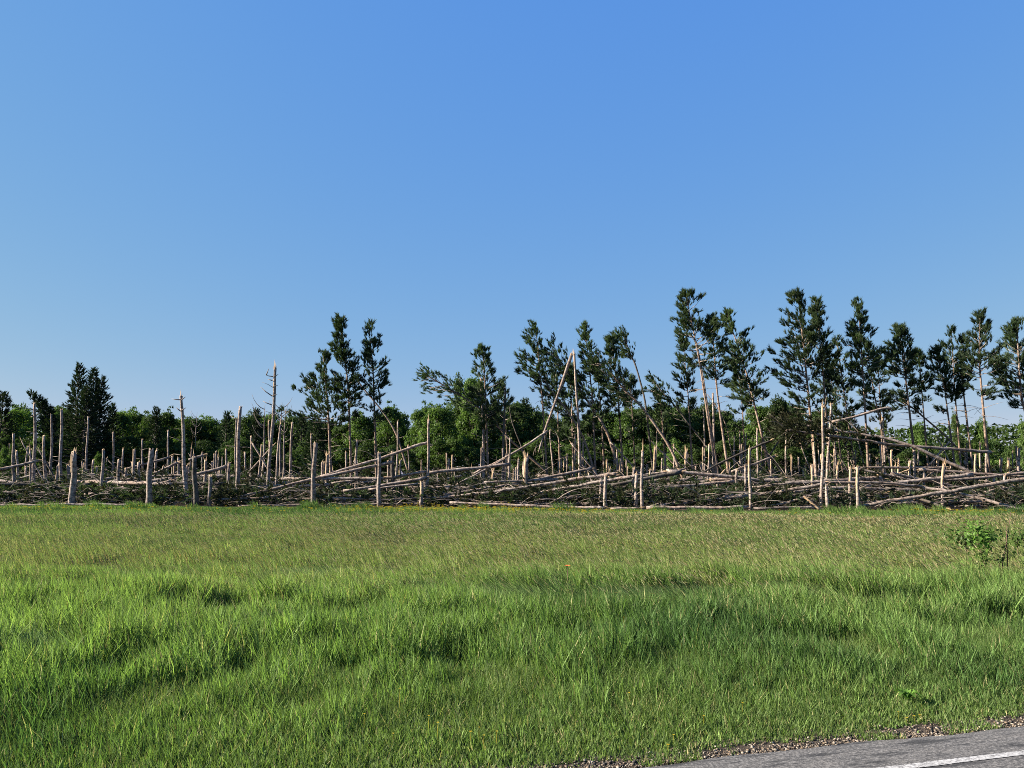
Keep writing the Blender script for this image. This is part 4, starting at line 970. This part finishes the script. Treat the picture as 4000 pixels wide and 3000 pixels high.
PINES = [
 ((1292, 1830), (1284, 1620), (1262, 1385), 57, 1640, 145, 80, 12, 'broad ragged pine, lowest of the three at centre left', 1, 1.35, .2, None, .16),
 ((1371, 1820), (1363, 1516), (1328, 1252), 57, 1600, 92, 62, 11, 'tallest pine of the three standing together at centre left', 2, 1.3, .15, None, .28),
 ((1469, 1800), (1459, 1450), (1440, 1270), 57.5, 1610, 66, 62, 10, 'narrow pine, right one of the three at centre left', 3, 1.0, .1, None, .38),
 ((1906, 1820), (1897, 1560), (1886, 1358), 58, 1650, 78, 82, 10, 'dense pine behind the tall bare trunk, right of the blown-over one', 4, 1.15, .1, None, .3),
 ((2136, 1842), (2122, 1600), (2092, 1267), 58, 1520, 120, 34, 9, 'narrow pine with a flag-like crown streaming left, left of the folded pine', 5, .8, .55, None, .3),
 ((2326, 1848), (2316, 1560), (2284, 1281), 58, 1610, 62, 60, 9, 'narrow pine with a slim top just right of the folded pine', 6, .75, .3, None, .3),
 ((2432, 1820), (2418, 1580), (2390, 1330), 59, 1600, 64, 52, 9, 'bushy-topped pine left of the curling slim one', 7, 1.0, .3, None, .4),
 ((2240, 1838), (2236, 1650), (2226, 1440), 61, 1700, 70, 70, 9, 'dark pine partly hidden behind the folded pine', 8, .9, .2, None, .35),
 ((2702, 1790), (2690, 1560), (2668, 1331), 59, 1570, 50, 46, 8, 'small pine standing left of the tall leaning double-stemmed one', 9, .8, .15, None, .5),
 ((2795, 1832), (2735, 1420), (2680, 1156), 55, 1400, 74, 110, 11, 'tall double-stemmed pine leaning left, topmost near centre right', 10, 1.0, .2, 12, .3),
 ((2843, 1830), (2800, 1540), (2780, 1240), 55.5, 1470, 60, 76, 11, 'tall leaning pine next to the double-stemmed one, crown starting lower', 11, .9, .2, None, .35),
 ((3000, 1800), (2925, 1480), (2842, 1232), 57, 1540, 90, 92, 11, 'wide windswept pine with bare limbs at its right side', 12, 1.15, .3, None, .35),
 ((2912, 1820), (2900, 1580), (2880, 1420), 60, 1600, 60, 50, 8, 'lower thin pine under the windswept one', 13, .6, .2, None, .4),
 ((3185, 1830), (3150, 1460), (3118, 1155), 54, 1560, 130, 70, 12, 'tallest pine at right with a broad crown swept to its left', 14, 1.1, .25, None, .3),
 ((3240, 1820), (3218, 1480), (3187, 1184), 55, 1520, 66, 66, 11, 'tall dense pine just right of the broad swept one', 15, 1.15, .15, None, .4),
 ((3340, 1830), (3300, 1560), (3268, 1330), 58, 1650, 56, 62, 8, 'thin low pine between the dense one and the steeple-shaped one', 16, .7, .1, None, .4),
 ((3392, 1835), (3374, 1500), (3352, 1186), 54.5, 1500, 74, 84, 10, 'steeple-shaped pine standing free against the sky at right', 17, 1.1, .1, None, .3),
 ((3480, 1825), (3415, 1550), (3385, 1340), 58, 1620, 60, 66, 9, 'leaning pine low behind the steeple-shaped one', 18, .75, .15, None, .4),
 ((3578, 1830), (3536, 1460), (3514, 1282), 56, 1540, 74, 66, 11, 'rounded pine with reddish stem, right of the steeple-shaped one', 19, 1.15, .1, None, .4),
 ((3626, 1832), (3600, 1520), (3590, 1378), 58, 1560, 44, 46, 8, 'small pine right of the rounded reddish-stemmed one', 20, .9, .05, None, .4),
 ((3727, 1800), (3692, 1530), (3664, 1368), 56, 1600, 66, 48, 9, 'pine with a lifted bare stem and broad low crown', 21, .95, .2, None, .3),
 ((3752, 1800), (3730, 1540), (3716, 1302), 57, 1530, 50, 52, 8, 'slim-crowned pine in the close group at right', 22, .95, .1, None, .4),
 ((3796, 1800), (3755, 1490), (3762, 1328), 57, 1520, 34, 52, 10, 'dark-stemmed leaning pine of the close group at right', 23, .7, .05, None, .4),
 ((3862, 1840), (3825, 1440), (3826, 1240), 53, 1520, 80, 84, 12, 'big double-stemmed pine with open crown near the right edge', 24, 1.05, .05, 13, .35),
 ((4075, 1850), (3985, 1560), (3972, 1264), 55, 1560, 92, 96, 14, 'dark pine cut by the right picture edge', 25, 1.2, .25, None, .4),
 ((4130, 1850), (4100, 1600), (4080, 1290), 56, 1660, 110, 90, 11, 'pine mostly outside the right edge with low green boughs', 26, 1.0, .1, None, .3),
 ((2188, 1840), (2180, 1640), (2168, 1400), 63, 1640, 60, 56, 8, 'dim thin pine behind the flag-crowned one', 27, .7, .35, None, .4),
 ((2360, 1840), (2352, 1640), (2330, 1420), 63, 1650, 56, 56, 8, 'thin pine in the tangle right of the slim-topped one', 28, .7, .3, None, .4),
 ((2480, 1830), (2472, 1650), (2462, 1480), 64, 1690, 60, 56, 8, 'ragged low pine right of the bushy-topped one', 29, .8, .25, None, .4),
 ((2600, 1830), (2590, 1680), (2575, 1520), 64, 1720, 60, 60, 8, 'ragged low pine beneath the thick arching trunk', 30, .8, .3, None, .4),
 ((1985, 1830), (1975, 1650), (1960, 1500), 64, 1690, 56, 52, 8, 'ragged pine right of the dense one by the bare trunk', 31, .8, .1, None, .4),
 ((3450, 1830), (3440, 1620), (3430, 1420), 62, 1640, 50, 56, 8, 'dim pine between the steeple-shaped and the rounded one', 32, .7, .1, None, .4),
 ((3290, 1830), (3262, 1600), (3240, 1420), 63, 1660, 56, 60, 8, 'dim low pine behind the dense tall one', 33, .8, .1, None, .4),
]
for a in PINES:
    pine(a[0], a[1], a[2], a[3], a[4], a[5], a[6], a[7], a[8], a[9] * 13 + 5, a[10], a[11], twin=a[12], peak=a[13])

# ------------------------------------------------------------------ spruces
def spruce(px, top_py, Y, wpx, label, seed, low_py=1850, bend=0.0, name='spruce_tree', spire=1.0):
    rng = random.Random(seed); rg = np.random.default_rng(seed)
    T = at(px, top_py, Y); foot = Vector((T.x + bend * 1.2, Y, -.1)); loc = np.array((foot.x, foot.y, 0.))
    root = empty(name, tuple(loc)); H = T.z; n = 16
    P = [foot.lerp(T, i / (n - 1)) + Vector((bend * math.sin(math.pi * i / (n - 1)) * .8, 0, 0)) for i in range(n)]; PP = np.array([tuple(p) for p in P])
    mb = MB(); trunk_mesh(mb, P, .17, .02, rng, 7); mb.build('trunk', M['bark_dark'], root, root.location)
    Q = []; D = []; lim = MB(); RW = wpx * mpp(Y)
    nb = int(H * 20)
    for b in range(nb):
        f = (b + rng.random()) / nb; z = .6 + (H - .6) * f
        s = z / H * (n - 1); j = min(int(max(0, s)), n - 2); p = PP[j] + (PP[j + 1] - PP[j]) * (s - j)
        L = RW * (1 - f) ** .62 * rng.uniform(.6, 1.12) + .12
        if f > .82: L *= spire * .75
        az = b * 2.399 + rng.uniform(-.4, .4); el = R(-12 + 55 * f ** 1.5)
        d = np.array([math.cos(az) * math.cos(el), math.sin(az) * math.cos(el), math.sin(el)])
        lim.tube([Vector(p), Vector(p + d * L)], [.02, .006], 3, None)
        for s in range(int(2 + L * 4.5)):
            g = rng.uniform(.25, 1.0); Q.append(p + d * L * g + rg.normal(0, .10, 3)); D.append(d + np.array([0, 0, .38]) + rg.normal(0, .2, 3))
    tag(lim.build('limbs', M['twig'], root, root.location), kind='stuff')
    V, F = tufts(np.array(Q) - loc, np.array(D), rg.uniform(.3, .5, len(Q)), 10, rg, .42, .04)
    tri_mesh('crown', V, F, M['spruce'], root)
    tag(root, label, 'spruce tree', 'dark spruces of the wood')
    return root
spruce(312, 1432, 78, 72, 'tallest spruce with a pointed spire at left', 31)
spruce(368, 1448, 79, 70, 'spruce with a thin spire just right of the tallest one', 32)
spruce(398, 1480, 80, 66, 'shorter spruce leaning on the right side of the two spires', 33)
spruce(340, 1520, 77, 84, 'broad low spruce filling the gap below the two spires', 36)
spruce(440, 1590, 82, 46, 'low bushy spruce right of the spire group', 34)
spruce(12, 1545, 80, 84, 'dense dark spruce cut by the left picture edge', 35, spire=1.6)
spruce(122, 1540, 80, 66, 'dark conifer with its top bent over to the left', 37, bend=2.2, spire=1.4)
spruce(165, 1570, 81, 62, 'ragged conifer right of the bent-topped one', 38, bend=1.0, spire=1.4)
spruce(1235, 1640, 70, 60, 'low dark spruce behind the straight front post', 39)
for k, (px, py) in enumerate(((612, 1600), (886, 1618), (1002, 1606), (1180, 1622), (2046, 1570), (2700, 1560), (3320, 1600), (2455, 1580))):
    later(spruce(px, py, 90 + k, 40, None, 140 + k), 'small pointed spruce', px)

# ------------------------------------------------------------------ broadleaf trees of the wood behind
def crown_data(seed, nleaf, leaf, bush):
    """Unit tree: 10 m high; leaves as folded quads scattered on many lobes."""
    rg = np.random.default_rng(seed); Cs = []
    k = 70
    lo = 1.2 if bush else 2.6
    for i in range(k):
        z = lo + (9.0 - lo) * rg.uniform(0, 1) ** .8; f = (z - lo) / (9.6 - lo)
        rad = 3.0 * (math.sin(math.pi * min(1, .16 + .80 * f)) ** .8) * (1.0 if not bush else 1.05)
        a = rg.uniform(0, 6.28); rr = rad * math.sqrt(rg.uniform(.05, 1)) * .82
        Cs.append((rr * math.cos(a), rr * math.sin(a), z, rg.uniform(.55, 1.05)))
    Cs.append((0, 0, 8.7, 1.0)); Cs = np.array(Cs); k = len(Cs)
    for i in range(9):                            # shoots standing out of the crown
        j = rg.integers(0, k); c = Cs[j]; Cs = np.vstack([Cs, [c[0] * 1.25, c[1] * 1.25, min(10.2, c[2] + rg.uniform(.5, 1.3)), rg.uniform(.3, .5)]])
    k = len(Cs)
    w = Cs[:, 3] ** 2; idx = rg.choice(k, nleaf, p=w / w.sum()); C = Cs[idx]
    d = rg.normal(0, 1, (nleaf, 3)); d /= np.linalg.norm(d, axis=1, keepdims=True); d[:, 2] = np.where(d[:, 2] < -.3, -d[:, 2] * .5, d[:, 2])
    p = C[:, :3] + d * (C[:, 3] * rg.uniform(.5, 1.0, nleaf) ** .7 * np.where(rg.uniform(0, 1, nleaf) < .22, rg.uniform(1.0, 1.55, nleaf), 1.05))[:, None] * [1, 1, .85]
    p[:, 2] = np.maximum(p[:, 2], .15)
    nrm = d + rg.normal(0, .6, (nleaf, 3)) + [0, 0, .35]; nrm /= np.linalg.norm(nrm, axis=1, keepdims=True)
    a = np.cross(nrm, rg.normal(0, 1, (nleaf, 3))); a /= np.linalg.norm(a, axis=1, keepdims=True); b = np.cross(nrm, a)
    s = (leaf * rg.uniform(.6, 1.4, nleaf))[:, None]
    V = np.stack([p - a * s, p + b * s * .55, p + a * s, p - b * s * .55 + nrm * s * .25], 1).reshape(-1, 3)
    q = np.arange(nleaf)[:, None] * 4; F = np.concatenate([q + [0, 1, 2], q + [0, 2, 3]], 1).reshape(-1, 3)
    return V, F, Cs
PROTO = {}
def proto(v, bush):
    rng = random.Random(v)
    V, F, Cs = crown_data(500 + v, 11000, .135, bush)
    holder = []
    me_o = tri_mesh('crown', V, F, M['leaf_mid']); mb = MB()
    top = Vector((rng.uniform(-.4, .4), rng.uniform(-.4, .4), 7.5))
    mb.tube(wobble(Vector((0, 0, -.2)), top, 8, .15, rng), [.22, .2, .18, .15, .12, .09, .06, .03], 7, rng, .08)
    for c in Cs[::2]:
        z0 = max(.5, c[2] - rng.uniform(1.0, 2.6)); a = Vector((top.x * z0 / 7.5, top.y * z0 / 7.5, z0))
        mb.tube(curve_pts(a, a.lerp(Vector(c[:3]), .5) + Vector((0, 0, -.2)), Vector(c[:3]), 4), [.07, .055, .04, .02], 4, None)
    tr_o = mb.build('trunk', M['bark_dark'])
    meshes = (me_o.data, tr_o.data)
    bpy.data.objects.remove(me_o); bpy.data.objects.remove(tr_o)
    PROTO[(v, bush)] = meshes
for v in range(5): proto(v, False)
for v in range(5, 8): proto(v, True)
def broadleaf(px, top_py, Y, wpx, v, bush=False, leaf='leaf_mid', what='broadleaf tree', label=None, name='broadleaf_tree', group='broadleaf trees of the wood behind', rz=None):
    rng = random.Random(int(px * 3 + top_py + v))
    T = at(px, top_py, Y); h = T.z / 9.7; w = wpx * mpp(Y) / 3.3
    cr, tr = PROTO[(v, bush)]
    root = empty(name, (T.x, Y, 0)); root.scale = (w, w, h); root.rotation_euler = (0, 0, rng.uniform(0, 6.28) if rz is None else rz)
    c = link(bpy.data.objects.new('crown', cr), root); t = link(bpy.data.objects.new('trunk', tr), root)
    c.material_slots[0].link = 'OBJECT'; c.material_slots[0].material = M[leaf]
    tag(root, label, 'tree' if not bush else 'shrub', group)
    if not label: later(root, what, px)
    return root
TL = [  # treeline: px, top row, depth, half-width px, variant, leaf
 (60, 1596, 92, 70, 0, 'leaf_mid'), (205, 1592, 95, 62, 1, 'leaf_mid'), (262, 1598, 96, 60, 2, 'leaf_dark'), (470, 1604, 98, 66, 3, 'leaf_mid'), (530, 1618, 104, 60, 4, 'leaf_mid'),
 (592, 1610, 100, 62, 0, 'leaf_dark'), (655, 1606, 103, 58, 1, 'leaf_mid'), (705, 1628, 108, 58, 2, 'leaf_mid'), (760, 1636, 106, 60, 3, 'leaf_dark'), (815, 1640, 110, 60, 4, 'leaf_mid'), (868, 1638, 108, 58, 0, 'leaf_dark'),
 (915, 1622, 104, 56, 1, 'leaf_dark'), (968, 1612, 103, 60, 2, 'leaf_dark'), (1030, 1624, 104, 60, 3, 'leaf_mid'), (1090, 1640, 106, 56, 4, 'leaf_dark'), (1150, 1632, 104, 60, 0, 'leaf_dark'),
 (1215, 1640, 100, 60, 1, 'leaf_dark'), (1280, 1650, 100, 60, 2, 'leaf_dark'), (1345, 1645, 98, 60, 3, 'leaf_dark'), (1410, 1624, 96, 60, 4, 'leaf_mid'), (1470, 1640, 96, 56, 0, 'leaf_dark'), (1525, 1590, 94, 56, 1, 'leaf_mid'),
 (1572, 1665, 96, 50, 2, 'leaf_mid'), (1640, 1586, 84, 60, 3, 'leaf_mid'), (1712, 1578, 80, 70, 4, 'leaf_mid'), (1800, 1472, 88, 60, 0, 'leaf_dark'), (1848, 1480, 86, 58, 1, 'leaf_mid'), (1935, 1590, 90, 66, 2, 'leaf_dark'),
 (2015, 1568, 92, 60, 3, 'leaf_dark'), (2080, 1606, 94, 58, 4, 'leaf_dark'), (2150, 1612, 90, 62, 0, 'leaf_dark'), (2225, 1620, 90, 62, 1, 'leaf_dark'), (2305, 1612, 92, 60, 2, 'leaf_dark'), (2375, 1620, 92, 60, 3, 'leaf_dark'),
 (2450, 1600, 90, 62, 4, 'leaf_mid'), (2520, 1590, 90, 60, 0, 'leaf_dark'), (2590, 1560, 88, 64, 1, 'leaf_dark'), (2660, 1600, 90, 60, 2, 'leaf_dark'), (2735, 1576, 92, 62, 3, 'leaf_dark'), (2800, 1612, 92, 58, 4, 'leaf_dark'),
 (2865, 1640, 95, 56, 0, 'leaf_dark'), (2950, 1568, 82, 62, 1, 'leaf_mid'), (3035, 1556, 80, 70, 2, 'leaf_dark'), (3090, 1590, 84, 48, 3, 'leaf_dark'), (3200, 1602, 88, 60, 4, 'leaf_dark'), (3285, 1620, 88, 60, 0, 'leaf_dark'),
 (3360, 1672, 90, 60, 1, 'leaf_dark'), (3440, 1690, 90, 60, 2, 'leaf_dark'), (3510, 1705, 90, 56, 3, 'leaf_dark'), (3590, 1640, 92, 40, 4, 'leaf_mid'), (3660, 1725, 95, 48, 0, 'leaf_dark'),
 (3728, 1626, 70, 26, 1, 'leaf_mid'), (3832, 1634, 70, 40, 2, 'leaf_mid'), (3780, 1720, 96, 50, 3, 'leaf_dark'), (3870, 1725, 110, 60, 4, 'leaf_dark'), (3960, 1735, 130, 60, 0, 'leaf_dark'), (4030, 1738, 140, 60, 1, 'leaf_dark'),
 (4000, 1640, 72, 36, 1, 'leaf_mid'),
]
rng = random.Random(17)
for (px, py, Y, w, v, lf) in TL: broadleaf(px, py + rng.uniform(-16, 16), Y, w * rng.uniform(.95, 1.35), v, False, lf)
rng = random.Random(91)
for k, (px, py, Y, w, v, lf) in enumerate(TL[:44]):              # a second rank behind, filling the gaps
    if k % 1 == 0 and not 1560 < px < 1610:
        broadleaf(px + 32, max(py, 1580) + rng.uniform(-14, 30), Y + rng.uniform(10, 22), w * 1.15, (v + 2) % 5, False, lf if rng.random() < .6 else 'leaf_dark', what='back-rank tree')
rng = random.Random(44); i = 0
px = -30
while px < 4060:                                  # understory shrubs along the back of the blowdown
    Y = rng.uniform(76, 84); 
    broadleaf(px, rng.uniform(1700, 1765) + (25 if px > 3350 else 0), Y, rng.uniform(50, 72), 5 + i % 3, True, 'leaf_dark' if rng.random() < .72 else 'leaf_mid', name='understory_shrub',
              what='understory shrub', group='understory shrubs behind the snapped trunks')
    px += rng.uniform(40, 58); i += 1
for (px, py, Y, w) in ((20, 1745, 66, 34), (395, 1770, 64, 34), (60, 1725, 68, 26)):
    broadleaf(px, py, Y, w, 6, True, 'leaf_mid', what='light green bush', name='green_bush', group='light green bushes among the trunks')

# bare dead tops above the treeline
def dead_top(px, top_py, Y, label, seed):
    rng = random.Random(seed); T = at(px, top_py, Y); root = empty('dead_tree', (T.x, Y, 0))
    mb = MB(); mb.tube(wobble(Vector((T.x, Y, -.1)), T, 10, .1, rng), [.14, .13, .12, .1, .09, .08, .06, .045, .03, .012], 6, rng, .05)
    mb.build('trunk', M['twig'], root, root.location)
    for i in range(9):
        p = Vector((T.x, Y, T.z - rng.uniform(.4, 3.2))); sx = rng.choice([-1, 1]); L = rng.uniform(.5, 1.3)
        b = MB(); b.tube(curve_pts(p, p + Vector((sx * L * .6, 0, .2 * L)), p + Vector((sx * L * .8, rng.uniform(-.4, .4), L)), 5), [.035, .03, .024, .016, .008], 4, None)
        b.build('limb', M['twig'], root, root.location)
    tag(root, label, 'dead tree', 'bare dead treetops')
dead_top(770, 1610, 100, 'bare dead treetop poking above the treeline right of the spiked snag', 1)
dead_top(1035, 1580, 64, 'thin dead stem just left of the branchy snag', 2)
dead_top(1102, 1570, 64, 'thin dead stem with wispy tip right of the branchy snag', 3)
dead_top(1116, 1596, 66, 'second wispy dead stem, farther right of the branchy snag', 4)

# far wood on the horizon at the right: one mass
def distant_woods():
    rg = np.random.default_rng(8); V = []; n = 26000
    x = rg.uniform(60, 420, n); y = 260 + rg.uniform(0, 40, n); top = 15 + 4 * vnoise(x, y, 2, .05, 3) + 2.5 * vnoise(x, y, 6, .25, 2)
    z = rg.uniform(0, 1, n) ** .6 * top
    nr = rg.normal(0, 1, (n, 3)); nr /= np.linalg.norm(nr, axis=1, keepdims=True); a = np.cross(nr, rg.normal(0, 1, (n, 3))); a /= np.linalg.norm(a, axis=1, keepdims=True); b = np.cross(nr, a)
    p = np.stack([x, y, z], 1); s = rg.uniform(.5, 1.1, (n, 1))
    V = np.stack([p - a * s, p + b * s, p + a * s], 1).reshape(-1, 3)
    tag(tri_mesh('distant_woods', V, np.arange(len(V)).reshape(-1, 3), M['leaf_dark']), 'far wooded ridge on the horizon at right', 'woods', kind='stuff')
distant_woods()

# ------------------------------------------------------------------ brush: torn boughs and branches lying in a tangle
def brush():
    rg = np.random.default_rng(321); n = 21000
    x = rg.uniform(-52, 52, n); f = rg.beta(1.0, 2.1, n); y = edge_np(x) + 1.75 + f * 26
    ok = np.abs(x) < .70 * y + 2; x, y, f = x[ok], y[ok], f[ok]; n = len(x)
    dep = y - edge_np(x); hmax = np.interp(dep, [0, 1.5, 4, 8, 14, 27], [.38, .75, 1.05, 1.45, 1.85, 2.4]) * (.45 + 1.05 * vnoise(x, y, 41, .33, 3))
    ok = vnoise(x, y, 47, .30, 3) + rg.uniform(-.14, .14, n) > .36; x, y, hmax = x[ok], y[ok], hmax[ok]; n = len(x)
    z = hmax * rg.uniform(0, 1, n) ** .75 + .05
    D = np.stack([rg.normal(-.35, .7, n), rg.normal(-.1, .6, n), rg.normal(.25, .55, n)], 1)
    P = np.stack([x, y, z], 1); L = rg.uniform(.32, .58, n)
    dead = rg.uniform(0, 1, n) < .5
    for nm, sel, m, lab in (('torn_pine_boughs', ~dead, 'needle', 'tangle of torn dark green pine boughs under the logs'), ('wilted_pine_boughs', dead, 'needle_dead', 'tangle of wilted brownish pine boughs among the logs')):
        V, F = tufts(P[sel], D[sel], L[sel], 13, rg, .8, .030)
        tag(tri_mesh(nm, V, F, M[m]), lab, 'brush', kind='stuff')
    rng = random.Random(12); mb = MB()
    for i in range(2600):
        y0 = rng.betavariate(1, 1.8) * 24; xx = rng.uniform(-42, 42); yy = edge_y(xx) + .5 + y0
        if abs(xx) > .7 * yy + 1: continue
        h = float(np.interp(y0, [0, 2, 6, 12, 24], [.45, .95, 1.5, 1.9, 2.4])) * rng.uniform(.1, 1.15); L = rng.uniform(.6, 2.4)
        a = Vector((xx, yy, h)); th = rng.choice([math.pi, math.pi, 0]) + rng.gauss(0, .7); d = Vector((math.cos(th), math.sin(th) * .7, rng.gauss(.12, .38))) * L
        c = a + d; c.z = max(.04, c.z - rng.uniform(0, .5)); m = a.lerp(c, .5) + Vector((0, 0, rng.uniform(-.05, .45) * L * .5)); r = rng.uniform(.009, .024)
        mb.tube(curve_pts(a, m, c, 5), [r, r * .9, r * .75, r * .55, r * .25], 3, None, cap=(False, False))
    for i in range(260):                          # longer arched limbs sticking out of the pile
        xx = rng.uniform(-36, 36); yy = edge_y(xx) + rng.uniform(.5, 9); L = rng.uniform(1.2, 3.2); sx = rng.choice([-1, 1])
        a = Vector((xx, yy, rng.uniform(.1, .9))); c = a + Vector((sx * L, rng.uniform(-.6, .6), rng.uniform(-.3, .6))); c.z = max(.05, c.z)
        r = rng.uniform(.016, .03); mb.tube(curve_pts(a, a.lerp(c, .45) + Vector((0, 0, rng.uniform(.2, .9) * L * .45)), c, 7), [r, r, r * .9, r * .8, r * .65, r * .45, r * .2], 4, None, cap=(False, False))
    tag(mb.build('fallen_branches', M['twig']), 'litter of thin bare fallen branches among the logs', 'branches', kind='stuff')
brush()

# ------------------------------------------------------------------ plants in the field at the right
def leaf_quads(P, Nr, size, rg):
    n = len(P); Nr = Nr / np.linalg.norm(Nr, axis=1, keepdims=True); a = np.cross(Nr, rg.normal(0, 1, (n, 3))); a /= np.linalg.norm(a, axis=1, keepdims=True); b = np.cross(Nr, a)
    s = size[:, None]; V = np.stack([P - a * s, P + b * s * .5 + Nr * s * .12, P + a * s, P - b * s * .5 + Nr * s * .12], 1).reshape(-1, 3); q = np.arange(n)[:, None] * 4
    return V, np.concatenate([q + [0, 1, 2], q + [0, 2, 3]], 1).reshape(-1, 3)
def sapling(name, label, Y, stems, clumps, leaf, mats, seed, cat='sapling'):
    rng = random.Random(seed); rg = np.random.default_rng(seed)
    f = at(*stems[0][0], Y); root = empty(name, (f.x, Y, 0))
    for st in stems:
        pts = [at(x, y, Y) for x, y in st]; pts[0].z = -.03
        mb = MB(); k = len(pts); mb.tube(pts, [.009 * (1 - .8 * i / (k - 1)) + .002 for i in range(k)], 5, rng, .05); mb.build('stem', M['red_stem'], root, root.location)
    for (cx, cy, rx, ry, n, m) in clumps:
        c = at(cx, cy, Y); sx, sy = rx * mpp(Y), ry * mpp(Y)
        d = rg.normal(0, .55, (n, 3)); P = np.array(tuple(c)) + d * [sx, sx * .8, sy] - np.array(tuple(root.location)); P[:, 2] = np.maximum(P[:, 2], .03)
        V, F = leaf_quads(P, d * .6 + rg.normal(0, .5, (n, 3)) + [-.2, -.3, .7], leaf * rg.uniform(.6, 1.35, n), rg)
        tri_mesh('foliage', V, F, M[m], root)
    tag(root, label, cat)
sapling('leafy_sapling', 'bright leafy sapling with a thin dark stem in the field', 13.6,
        [[(3872, 2292), (3858, 2240), (3838, 2180), (3820, 2110), (3815, 2050)], [(3862, 2255), (3835, 2240), (3812, 2235)]],
        [(3818, 2080, 46, 62, 200, 'leaf_bright'), (3848, 2110, 36, 40, 90, 'leaf_bright'), (3840, 2170, 26, 36, 60, 'leaf_mid'), (3838, 2240, 52, 40, 130, 'leaf_bright')], .038, None, 61)
sapling('bare_sapling', 'reddish bare stick sapling with few dark leaves near the right edge', 13.5,
        [[(3915, 2290), (3917, 2200), (3930, 2130), (3940, 2070), (3948, 2000)], [(3917, 2215), (3900, 2190), (3885, 2185)], [(3928, 2140), (3932, 2090), (3934, 2045)]],
        [(3908, 2180, 34, 30, 50, 'leaf_dark'), (3906, 2250, 36, 34, 100, 'leaf_mid')], .034, None, 62)
sapling('field_bush', 'low dark green bush spreading in the meadow behind the saplings', 17.0,
        [[(3780, 2145), (3770, 2110), (3750, 2075)], [(3860, 2145), (3860, 2100), (3855, 2060)]], [(3745, 2092, 66, 34, 220, 'leaf_mid'), (3855, 2086, 60, 38, 220, 'leaf_mid'), (3800, 2115, 60, 28, 120, 'leaf_dark')], .045, None, 63, 'bush')
sapling('field_bush', 'low bush cut by the right edge, behind the bare stick sapling', 16.5,
        [[(3975, 2160), (3975, 2120), (3985, 2075)]], [(3985, 2105, 55, 40, 170, 'leaf_mid')], .045, None, 64, 'bush')
for k, (px, py, h, lab) in enumerate(((2217, 2352, .12, 'lone orange wildflower on a stalk in mid field'),)):
    q = ground(px, py); root = empty('orange_wildflower', tuple(q)); mb = MB(); hh = .55
    mb.tube([q, q + Vector((.01, 0, hh * .5)), q + Vector((0, 0, hh))], [.006, .005, .004], 5, None); mb.build('stem', M['red_stem'], root, root.location)
    mo, nt, N, b = mat('orange petals'); b.inputs['Base Color'].default_value = (.75, .16, .03, 1); M['orange'] = mo; mb = MB()
    c = q + Vector((0, 0, hh))
    for i in range(8):
        t = i * math.pi / 4; d = Vector((math.cos(t), math.sin(t), .35)) * .055; s = Vector((-math.sin(t), math.cos(t), 0)) * .016; z = len(mb.v)
        mb.v += [c, c + d * .6 - s, c + d, c + d * .6 + s]; mb.face((z, z + 1, z + 2, z + 3))
    mb.build('flower_head', M['orange'], root, root.location, smooth=False); tag(root, lab, 'wildflower')
def weed(px, py, label, seed, r=.11):
    rng = random.Random(seed); q = ground(px, py); root = empty('broadleaf_weed', tuple(q))
    for i in range(9):
        t = i * .7 + rng.uniform(-.2, .2); L = r * rng.uniform(.7, 1.25); d = Vector((math.cos(t), math.sin(t), 0)); s = Vector((-d.y, d.x, 0)) * L * .28; mb = MB()
        c = q + Vector((0, 0, .05)); mb.v = [c, c + d * L * .5 - s + Vector((0, 0, .09)), c + d * L * .5 + Vector((0, 0, .075)), c + d * L * .5 + s + Vector((0, 0, .09)), c + d * L + Vector((0, 0, .05))]
        mb.face((0, 1, 2)); mb.face((0, 2, 3)); mb.face((1, 4, 2)); mb.face((2, 4, 3)); mb.build('leaf', M['leaf_bright'], root, root.location)
    tag(root, label, 'weed')
weed(3545, 2760, 'broad-leaved weed in the short grass above the gravel at right', 1)
assign_labels()
